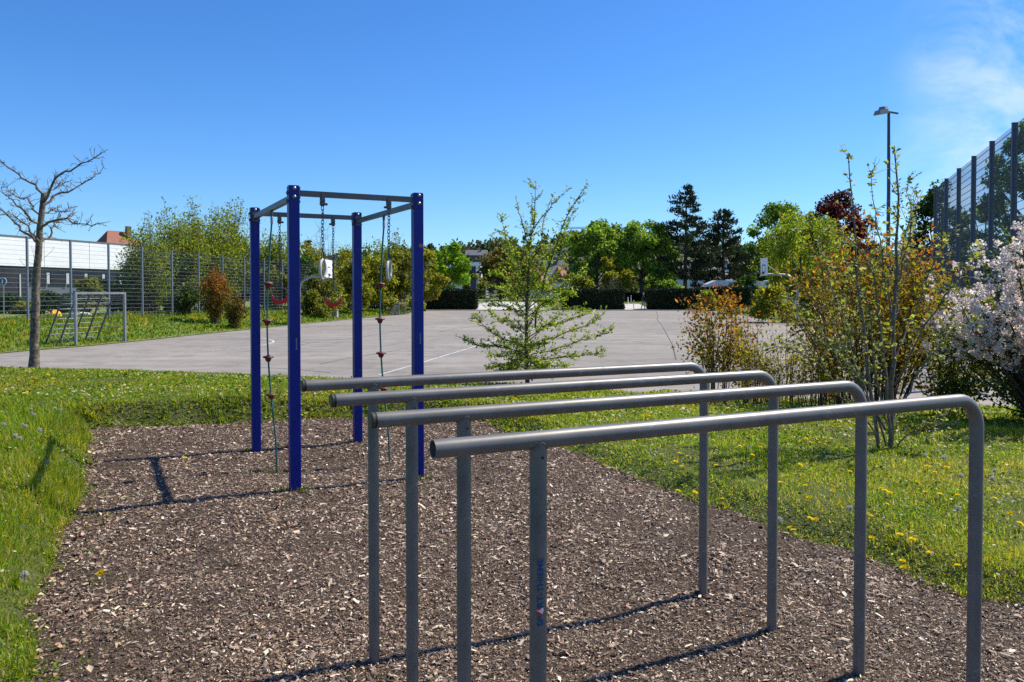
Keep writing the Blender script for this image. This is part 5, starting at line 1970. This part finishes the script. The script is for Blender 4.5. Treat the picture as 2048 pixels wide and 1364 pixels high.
ridge = Nn * th
V = np.stack([C - D * a * j() - S * b * j(), C + D * a * j() - S * b * j(), C + D * a * j() + S * b * j(), C - D * a * j() + S * b * j(),
              C - D * a * .75 + ridge, C + D * a * .75 + ridge], 1).reshape(-1, 3)
i_ = np.arange(n)[:, None] * 6
sides = ([0, 1, 5], [0, 5, 4])
far_ = y >= 4.2
V = V.reshape(n, 6, 3)
V[far_, 4] = V[far_, 3]
V[far_, 5] = V[far_, 2]
V = V.reshape(-1, 3)
T = np.concatenate([np.concatenate([i_ + np.array([q]) for q in sides], 1).reshape(-1, 3), np.concatenate([i_[y < 4.2] + np.array([q]) for q in ([2, 3, 4], [2, 4, 5])], 1).reshape(-1, 3)])
# darker, finer crumbs where feet have worn the bed
dk = sstep(vnoise(x, y, 1.9, 35) + .6 * vnoise(x, y, 5.5, 36), .0, 1.2)
wts = rg.random(n)
col = np.where((wts < .36)[:, None], palette(n, [(.090, .050, .030), (.056, .031, .019)], None, .25, rg), palette(n, [(.26, .175, .115), (.34, .25, .175), (.18, .115, .074)], None, .25, rg))
lt = rg.random(n) < .12
col = np.where(lt[:, None], palette(n, [(.60, .47, .34), (.52, .43, .34), (.68, .54, .40)], None, .2, rg), col)
col *= (1.16 - .50 * dk)[:, None]
tag(link('bark_chips', np_mesh('bark_chips', V, T, np.repeat(col, 6, 0)), M['chips']), 'loose brown bark chips covering the play bed', kind='stuff')
NCH = n

# fine shreds between the chips
rg = np.random.default_rng(303)
x, y = scatter(560000, -6, 4.2, .9, 10.2, rg, lambda x, y: np.clip((3.2 / np.maximum(y, 1.)) ** 1.1, .3, 1) * in_view(x, y) * .8)
k = (sd_poly(np.stack([x, y], 1), MUL) < .03) & (rg.random(len(x)) > .35 * sstep(vnoise(x, y, 1.9, 35) + .6 * vnoise(x, y, 5.5, 36), .1, 1.3))
x, y = x[k], y[k]
n = len(x)
D = unit(np.stack([np.cos(a_ := rg.uniform(0, 6.28, n)), np.sin(a_), rg.normal(size=n) * .25], 1))
Nn = unit(np.stack([rg.normal(size=n) * .5, rg.normal(size=n) * .5, np.ones(n)], 1))
L_ = rg.lognormal(0, .45, n) * .0105 * np.clip(.8 + y * .08, 1, 1.6)
V, T, c = leaf_arrays(np.stack([x, y, mulch_z(x, y) + rg.uniform(.001, .009, n)], 1), D, Nn, L_, L_ * rg.uniform(.18, .6, n),
                      palette(n, [(.11, .066, .040), (.20, .135, .088), (.31, .225, .155), (.065, .038, .024), (.46, .36, .26)], [.24, .3, .24, .11, .11], .25, rg) * 1.15, .15)
tag(link('bark_shreds', np_mesh('bark_shreds', V, T, c), M['chips']), 'fine brown bark shreds between the chips', kind='stuff')

# larger single splinters and dry leaves
rg = np.random.default_rng(302)
x, y = scatter(9000, -6, 4.2, .9, 10.2, rg, lambda x, y: np.clip(2.6 / np.maximum(y, 1), .2, 1) * in_view(x, y) * .55)
dm = sd_poly(np.stack([x, y], 1), MUL)
k = dm < -.03
x, y = x[k], y[k]
n = len(x)
D = unit(np.stack([np.cos(a_ := rg.uniform(0, 6.28, n)), np.sin(a_), rg.normal(size=n) * .12], 1))
Nn = unit(np.stack([rg.normal(size=n) * .3, rg.normal(size=n) * .3, np.ones(n)], 1))
L_ = rg.lognormal(0, .45, n) * .026
V, T, c = leaf_arrays(np.stack([x, y, mulch_z(x, y) + .010], 1), D, Nn, L_, L_ * rg.uniform(.18, .5, n), palette(n, [(.5, .4, .31), (.38, .29, .23), (.58, .49, .40), (.24, .17, .13)], None, .2, rg), .12)
tag(link('wood_splinters', np_mesh('wood_splinters', V, T, c), M['chips']), 'pale wood splinters strewn over the bark bed', kind='stuff')
x, y = scatter(16000, -5.6, -1.2, 1.6, 9.4, rg, lambda x, y: in_view(x, y))
dm = sd_poly(np.stack([x, y], 1), MUL)
k = (dm < .05) & (rg.random(len(x)) < .5 * np.exp(-np.abs(dm + .08) / .18))
x, y = x[k], y[k]
n = len(x)
D = unit(np.stack([np.cos(a_ := rg.uniform(0, 6.28, n)), np.sin(a_), rg.normal(size=n) * .3], 1))
Nn = unit(np.stack([rg.normal(size=n) * .45, rg.normal(size=n) * .45, np.ones(n)], 1))
L_ = rg.uniform(.018, .042, n)
V, T, c = leaf_arrays(np.stack([x, y, mulch_z(x, y) + .014], 1), D, Nn, L_, L_ * .75, palette(n, [(.42, .27, .17), (.36, .21, .13), (.5, .36, .24)], None, .2, rg), .25)
tag(link('dry_leaves', np_mesh('dry_leaves', V, T, c), M['chips']), 'dry tan leaves along the left edge of the bark bed', kind='stuff')


# ------------------------------------------------------------------ grass
def blades(x, y, z, h, w_, col, rg, bend=.5):
    n = len(x)
    yaw = rg.uniform(0, 6.28, n)
    d = np.stack([np.cos(yaw), np.sin(yaw), np.zeros(n)], 1)
    sdir = np.stack([-np.sin(yaw), np.cos(yaw), np.zeros(n)], 1)
    b = rg.uniform(.05, 1, n) * bend
    base = np.stack([x, y, z - .01], 1)
    up = np.array([0, 0, 1.])
    mid = base + up * (h * .58)[:, None] + d * (h * b * .28)[:, None]
    tip = base + up * (h * (1 - .35 * b))[:, None] + d * (h * b)[:, None]
    ws = sdir * (w_ / 2)[:, None]
    V = np.stack([base - ws, base + ws, mid + ws * .8, mid - ws * .8, tip], 1).reshape(-1, 3)
    i = np.arange(n)[:, None] * 5
    T = np.concatenate([i + np.array([q]) for q in ([0, 1, 2], [0, 2, 3], [3, 2, 4])], 1).reshape(-1, 3)
    c = np.repeat(col, 5, 0).reshape(n, 5, 3)
    return V, T, c.reshape(-1, 3)


def spikes(x, y, z, h, w_, col, rg, bend=.5):
    """one-triangle blades for grass farther off"""
    n = len(x)
    yaw = rg.uniform(0, 6.28, n)
    d = np.stack([np.cos(yaw), np.sin(yaw), np.zeros(n)], 1)
    ws = np.stack([-np.sin(yaw), np.cos(yaw), np.zeros(n)], 1) * (w_ / 2)[:, None]
    b = rg.uniform(.05, 1, n) * bend
    base = np.stack([x, y, z - .01], 1)
    tip = base + np.array([0, 0, 1.]) * (h * (1 - .35 * b))[:, None] + d * (h * b)[:, None]
    V = np.stack([base - ws, base + ws, tip], 1).reshape(-1, 3)
    return V, np.arange(n * 3).reshape(-1, 3), np.repeat(col, 3, 0)


GCOL = [(.085, .145, .018), (.12, .17, .022), (.06, .11, .014), (.16, .185, .035), (.19, .18, .055)]
rg = np.random.default_rng(401)


def lawn_grass():
    x, y = scatter(9500000, -15.5, 13.5, 1.2, 20.5, rg, lambda x, y: np.clip((2.5 / np.maximum(y, 1.)) ** 1.3, .05, .8) * in_view(x, y, .4))
    P = np.stack([x, y], 1)
    dm, dc = sd_poly(P, MUL), sd_poly(P, COURT)
    edge = .07 * vnoise(x, y, 3.2, 41) + .05 * vnoise(x, y, 11, 42) + rg.normal(size=len(x)) * .03
    k = (dm > -.05 + edge) & (dc > .0 + .06 * vnoise(x, y, 2, 43))
    x, y, dm, dc = x[k], y[k], dm[k], dc[k]
    n = len(x)
    z = lawn_z(x, y, dm, dc)
    left = sstep(-x, .6, 2.2)
    tuft = vnoise(x, y, 2.6, 44) + .6 * vnoise(x, y, 7, 45)
    h = rg.uniform(.022, .06, n) * (1 + .35 * np.clip(tuft, -1, 1.5))
    lush = left * sstep(.9 + .6 * tuft - np.abs(dm - .25) * .55, -.2, .9) * (y < 9.6)
    h = h * (1 + 1.15 * lush)
    h = h * np.where((dm < .35) & (y > 8) & (x < .6), 1.5, 1)
    h *= np.clip(.85 + y * .02, .85, 1.2)
    w_ = rg.uniform(.0028, .006, n) * np.clip(y / 3.4, 1, 4.2) * (1 + .25 * lush)
    pat = sstep(vnoise(x, y, 1.3, 46) + .5 * vnoise(x, y, 4, 47), -.7, 1.0)
    yel = palette(n, [(.33, .34, .024), (.40, .37, .045), (.27, .31, .02), (.48, .42, .16)], [.4, .25, .25, .1], .2, rg)
    grn = palette(n, [(.155, .265, .014), (.20, .31, .018), (.105, .195, .010), (.25, .33, .024)], [.35, .3, .2, .15], .2, rg)
    col = np.where((rg.random(n) < .14 + .62 * pat * (1 - .45 * lush))[:, None], yel, grn)
    dead = rg.random(n) < .07
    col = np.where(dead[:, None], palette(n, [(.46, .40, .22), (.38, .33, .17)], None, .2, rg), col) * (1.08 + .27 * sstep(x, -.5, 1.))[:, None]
    nr = y < 4.3
    A = blades(x[nr], y[nr], z[nr], h[nr], w_[nr], col[nr], rg, 1.0)
    B = spikes(x[~nr], y[~nr], z[~nr], h[~nr], w_[~nr] * 1.15, col[~nr], rg, 1.3)
    return np.r_[A[0], B[0]], np.r_[A[1], B[1] + len(A[0])], np.r_[A[2], B[2]]


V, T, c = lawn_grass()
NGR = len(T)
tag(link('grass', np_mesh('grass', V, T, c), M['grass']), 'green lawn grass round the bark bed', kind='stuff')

# broad low weeds: clover and plantain leaves near the ground
x, y = scatter(1500000, -13, 11, 1.4, 18, rg, lambda x, y: np.clip((3. / np.maximum(y, 1.)) ** 1.4, .05, 1) * in_view(x, y, .4))
P = np.stack([x, y], 1)
dm, dc = sd_poly(P, MUL), sd_poly(P, COURT)
wd_ = vnoise(x, y, 2.2, 51) + .7 * vnoise(x, y, 6, 52)
k = ((dm > -.08 + .06 * vnoise(x, y, 6, 53)) | ((x < -1) & (y < 9) & (dm > -.55) & (rg.random(len(x)) < .35 * np.exp(dm / .16) * (vnoise(x, y, 4, 54) > -.3)))) & (dc > .15) & (rg.random(len(x)) < np.clip(.30 + .6 * wd_ + .6 * np.exp(-np.maximum(dm, 0) / .15), .08, 1))
x, y, dm, dc = x[k], y[k], dm[k], dc[k]
n = len(x)
zt = np.where(dm < -.03, mulch_z(x, y) + .012, lawn_z(x, y, dm, dc)) + rg.uniform(.004, .045, n) * np.where(dm < -.03, .4, 1)
D = unit(np.stack([rg.normal(size=n), rg.normal(size=n), np.abs(rg.normal(size=n)) * .5], 1))
Nn = unit(np.stack([rg.normal(size=n) * .6, rg.normal(size=n) * .6, np.ones(n)], 1))
L_ = rg.uniform(.008, .022, n) * np.clip(y / 4, 1, 3)
V, T, c = leaf_arrays(np.stack([x, y, zt], 1), D, Nn, L_, L_ * .7, palette(n, [(.15, .255, .02), (.20, .30, .025), (.36, .38, .09), (.09, .17, .014)], None, .25, rg))
tag(link('ground_weeds', np_mesh('ground_weeds', V, T, c), M['grass']), 'low clover and weeds among the lawn grass', kind='stuff')

# stray tufts in the bark bed and round the post feet
fx, fy, fh = [], [], []
for (tx, ty, r_, m, hh_) in ([(*(TOW(sx_ * FW / 2, sy_ * FD / 2) + np.array([dx, dy])), .045, 60, .07) for (sx_, sy_, dx, dy) in ((-1, -1, .06, -.04), (-1, -1, -.09, .0), (-1, 1, -.06, -.03), (1, -1, .05, -.05))]
                             + [(*(TOW(-FW / 2, 0) + np.array([-.05, -.03])), .09, 110, .055)] + [(*on_z(*q_)[:2], .07, 36, .035) for q_ in ((420, 960), (150, 1130), (190, 1180), (300, 985), (240, 1250), (260, 1290), (120, 1270), (205, 1165), (270, 1150), (330, 1330), (60, 1330), (470, 1000), (560, 990))]):
    fx.append(rg.normal(size=m) * r_ + tx)
    fy.append(rg.normal(size=m) * r_ + ty)
    fh.append(rg.uniform(.4, 1.1, m) * hh_)
x, y, h = np.concatenate(fx), np.concatenate(fy), np.concatenate(fh)
V, T, c = blades(x, y, mulch_z(x, y), h, np.full(len(x), .006), palette(len(x), GCOL, None, .2, rg), rg, .8)
tag(link('grass_tufts', np_mesh('grass_tufts', V, T, c), M['grass']), 'stray grass tufts growing in the bark bed', kind='stuff')

# longer grass on the far verges
x, y = scatter(105000, -26, -9, 20, 82, rg, lambda x, y: np.clip(26 / y, .2, 1) * (x < left_edge(y) - .05) * (x > left_edge(y) - 10) * in_view(x, y, 1))
n = len(x)
tf = vnoise(x, y, 1.1, 61)
h = rg.uniform(.07, .22, n) * (1 + .4 * tf) * sstep(left_edge(y) - x, -.3, 1.2)
col = np.where((rg.random(n) < .35 + .3 * tf)[:, None], palette(n, [(.25, .28, .03), (.31, .28, .05), (.36, .33, .04)], None, .2, rg), palette(n, [(.13, .25, .018), (.16, .29, .022), (.09, .19, .015)], None, .2, rg))
V, T, c = blades(x, y, verge_z(x, y), h, rg.uniform(.03, .07, n) * y / 34, col, rg, .7)
tag(link('verge_grass', np_mesh('verge_grass', V, T, c), M['grass']), 'long bright grass on the left verge', kind='stuff')
x, y = scatter(34000, 10, 32, 13, 80, rg, lambda x, y: np.clip(20 / y, .2, 1) * (x > right_edge(y) + .05) * (x < right_edge(y) + 9) * in_view(x, y, 1))
n = len(x)
V, T, c = blades(x, y, rverge_z(x, y), rg.uniform(.06, .2, n), rg.uniform(.03, .06, n) * y / 34, palette(n, [(.10, .18, .02), (.16, .20, .03), (.07, .14, .015)], None, .2, rg), rg, .7)
tag(link('verge_grass', np_mesh('verge_grass', V, T, c), M['grass']), 'grass on the right verge under the bushes', kind='stuff')
x, y = scatter(15000, -30, 30, 82.4, 110, rg, lambda x, y: .9 * ~((x > -4.4) & (x < 4.2) & (y < 98)) * ~((x > 11.5) & (x < 14.8) & (y < 93.5)))
n = len(x)
V, T, c = blades(x, y, back_z(y), rg.uniform(.06, .2, n), rg.uniform(.08, .16, n), palette(n, [(.12, .19, .02), (.19, .22, .03), (.08, .14, .015)], None, .2, rg), rg, .7)
tag(link('verge_grass', np_mesh('verge_grass', V, T, c), M['grass']), 'grass behind the far hedges', kind='stuff')

# daisies: tiny white discs, nobody could count them
x, y = scatter(170000, -13, 10, 2.2, 17, rg, lambda x, y: np.clip((5 / np.maximum(y, 1.)) ** 1.1, .15, 1) * in_view(x, y, .3))
P = np.stack([x, y], 1)
dm, dc = sd_poly(P, MUL), sd_poly(P, COURT)
k = (dm > .12) & (dc > .3) & (rg.random(len(x)) < np.clip(.02 + .10 * (vnoise(x, y, 1.6, 71) + .4) + .03 * (x > 0), 0, .3))
x, y, dm, dc = x[k], y[k], dm[k], dc[k]
n = len(x)
zt = lawn_z(x, y, dm, dc) + rg.uniform(.035, .06, n)
r_ = rg.uniform(.006, .0105, n) * np.clip(y / 6, 1, 1.7)
nv = 7
an = np.arange(nv) * 2 * math.pi / nv
tilt = rg.normal(size=(n, 2)) * .35
V = np.stack([x[:, None] + r_[:, None] * np.cos(an), y[:, None] + r_[:, None] * np.sin(an), zt[:, None] + r_[:, None] * (tilt[:, :1] * np.cos(an) + tilt[:, 1:] * np.sin(an))], -1)
ctr = np.stack([x, y, zt + .003], 1)[:, None]
V = np.concatenate([V, ctr], 1).reshape(-1, 3)
i_ = np.arange(n)[:, None] * (nv + 1)
T = np.concatenate([i_ + np.array([[q, (q + 1) % nv, nv]]) for q in range(nv)], 1).reshape(-1, 3)
c = np.tile(np.r_[np.full((nv, 3), .78), [[.7, .5, .05]]], (n, 1))
tag(link('daisies', np_mesh('daisies', V, T, c), M['blossom']), 'tiny white daisies scattered through the lawn', kind='stuff')

# ------------------------------------------------------------------ dandelions and dandelion clocks, each one a thing
M['dandelion'] = leaf_mat('dandelion', .45, .7, (1, .95, .6), .1)
M['stalk'] = mat('stalk', (.16, .2, .05), .6)
M['fluff'] = leaf_mat('fluff', .45, .8, (1, 1, 1), .1)
fh_ = Plant()
rg = np.random.default_rng(501)
for (m, el, L_) in ((16, .12, .019), (14, .5, .016), (9, 1.0, .011)):
    a_ = np.arange(m) * 2 * math.pi / m + rg.uniform(0, 1)
    D = np.stack([np.cos(a_) * math.cos(el), np.sin(a_) * math.cos(el), np.full(m, math.sin(el))], 1)
    fh_.leaves(np.zeros((m, 3)) + np.array([0, 0, .001]), D, np.tile([[0, 0, 1.]], (m, 1)) + D * -.3, L_, L_ * .42, np.tile([[.85, .6, .01]], (m, 1)))
Vs = np.concatenate([v for v, _, _ in fh_.lv])
Ts, o_ = [], 0
for v, t_, _ in fh_.lv:
    Ts.append(t_ + o_)
    o_ += len(v)
HEAD = np_mesh('flower_head', Vs, np.concatenate(Ts), np.tile([[.93, .76, .02]], (len(Vs), 1)))
HEAD.materials.append(M['dandelion'])
STALK = MB().tube([(0, 0, -.05), (.001, .001, -.02), (0, 0, 0)], .0016, 5).mesh('stalk')
STALK.materials.append(M['stalk'])
m = 130
d_ = rand_dirs(m, rg)
V, T, c = leaf_arrays(np.zeros((m, 3)) + d_ * .004, d_, rand_dirs(m, rg), .0165, .004, np.tile([[.5, .48, .42]], (m, 1)), .0)
Vt, Tt, ct = leaf_arrays(d_ * .0175, rand_dirs(m, rg), d_, .007, .005, np.tile([[.62, .6, .54]], (m, 1)), .0)
PUFF = np_mesh('seed_head', np.r_[V, Vt], np.r_[T, Tt + len(V)], np.r_[c, ct])
PUFF.materials.append(M['fluff'])
STALK2 = MB().tube([(0, 0, -.14), (.004, .002, -.07), (0, 0, 0)], .0016, 5).mesh('stalk')
STALK2.materials.append(M['stalk'])


def flower(kind, x, y, label, group, s=1., h=None):
    P = np.array([[x, y]])
    dm = sd_poly(P, MUL)[0]
    z = float(mulch_z(np.array([x]), np.array([y]))[0]) + .01 if dm < -.02 else lz(x, y)
    hh_ = h if h is not None else (.05 if kind == 'dandelion' else .11)
    r = empty(kind, (x, y, z + hh_), label, 'flower', group, rg.uniform(0, 6.28))
    r.scale = (s, s, s)
    r.empty_display_size = .02
    t = link('flower_head' if kind == 'dandelion' else 'seed_head', HEAD if kind == 'dandelion' else PUFF, parent=r)
    if kind == 'dandelion':
        t.rotation_euler = (rg.normal() * .3 + .25, rg.normal() * .3, 0)
    link('stalk', STALK if kind == 'dandelion' else STALK2, parent=r)


for px, py, lab in ((202, 1154, 'single yellow dandelion at the left front of the bark bed'), (370, 921, 'yellow dandelion in the shadow lines left of the climbing frame')):
    q = on_z(px, py, .05)
    flower('dandelion', q[0], q[1], lab, None, 1.5, .06)
def where(x, y):
    if y > 9.7 and x < .9:
        return 'dandelions on the far strip of lawn', 'yellow dandelion on the lawn strip between climbing frame and court'
    if abs(x - kb[0]) < .75 and abs(y - KY) < .9:
        return 'dandelions round the slender young tree', 'yellow dandelion close to the foot of the slender young tree'
    if sd_poly(np.array([[x, y]]), MUL)[0] < .42:
        return 'dandelions along the right edge of the bark bed', 'yellow dandelion close to the right edge of the bark bed'
    if y > 7.2:
        return 'dandelions behind the bars', 'small yellow dandelion on the lawn far behind the bars before the shrubs'
    return 'dandelions on the open right lawn', 'yellow dandelion out on the open lawn right of the bark bed'


seen = [(1560, 980), (1618, 1008), (1620, 1028), (1580, 1035), (1632, 1031), (1586, 1039), (1742, 1042), (1744, 1062), (1805, 1098), (1808, 1112), (1860, 1100), (1915, 1122), (2040, 1055), (1820, 912), (1835, 978), (1855, 942), (1893, 944),
        (1450, 940), (1432, 935), (1425, 962), (1365, 935), (1356, 968), (1390, 970), (1445, 982), (1452, 998), (1640, 885), (1612, 878), (1650, 888), (1666, 996), (1680, 1020), (1770, 1000), (1780, 1003), (1850, 1000), (1880, 1006), (1990, 1010), (2020, 1038),
        (1800, 1070), (1762, 996), (1700, 955), (1535, 905), (1480, 900), (1500, 930), (1405, 905), (1560, 870), (1600, 940)]
for px, py in seen:
    q = on_z(px, py, .13)
    gl = where(q[0], q[1])
    flower('dandelion', q[0], q[1], gl[1], gl[0], rg.uniform(1.1, 1.6))
cnt = 0
while cnt < 165:
    if rg.random() < .45:                                   # behind the frame and on the far lawn
        x, y = rg.uniform(-9, 3), rg.uniform(9.9, 15.5)
    else:
        x, y = rg.uniform(.4, 7), rg.uniform(4.4, 11)
    P = np.array([[x, y]])
    if not in_view(x, y, -.4) or sd_poly(P, MUL)[0] < .12 or sd_poly(P, COURT)[0] < .5 or (x > 4.2 and y > 8.6):
        continue
    if float(vnoise(np.array([x]), np.array([y]), 1.5, 81)[0]) < rg.uniform(-1.2, .8):
        continue
    gl = where(x, y)
    flower('dandelion', x, y, gl[1], gl[0], rg.uniform(1.05, 1.6))
    cnt += 1
for px, py in ((62, 821), (122, 820), (45, 858), (52, 861), (80, 869), (8, 858), (40, 885), (95, 908), (68, 835), (110, 823), (236, 811), (48, 1072), (30, 880), (1851, 906), (1890, 910), (1887, 912), (1923, 953), (1985, 958), (1876, 898), (1990, 940), (1700, 1005), (1915, 1012), (1560, 1004)):
    q = on_z(px, py, .34 if px < 300 else .24)
    if (px, py) == (48, 1072):
        flower('dandelion_clock', q[0], q[1], 'nearest white dandelion clock, alone at the left edge of the bark bed', None, 1.1)
    elif px < 300:
        flower('dandelion_clock', q[0], q[1], 'white dandelion clock in the tall grass left of the bark bed', 'dandelion clocks left of the bark bed', rg.uniform(.85, 1.1))
    else:
        flower('dandelion_clock', q[0], q[1], 'white dandelion clock in the lawn right of the bars', 'dandelion clocks on the right lawn', rg.uniform(.85, 1.1))

print('TRIS', sum(len(o.data.loop_triangles) if not o.data.calc_loop_triangles() else 0 for o in bpy.data.objects if o.type == 'MESH'), 'chips', NCH, 'grass', NGR, 'objects', len(bpy.data.objects))
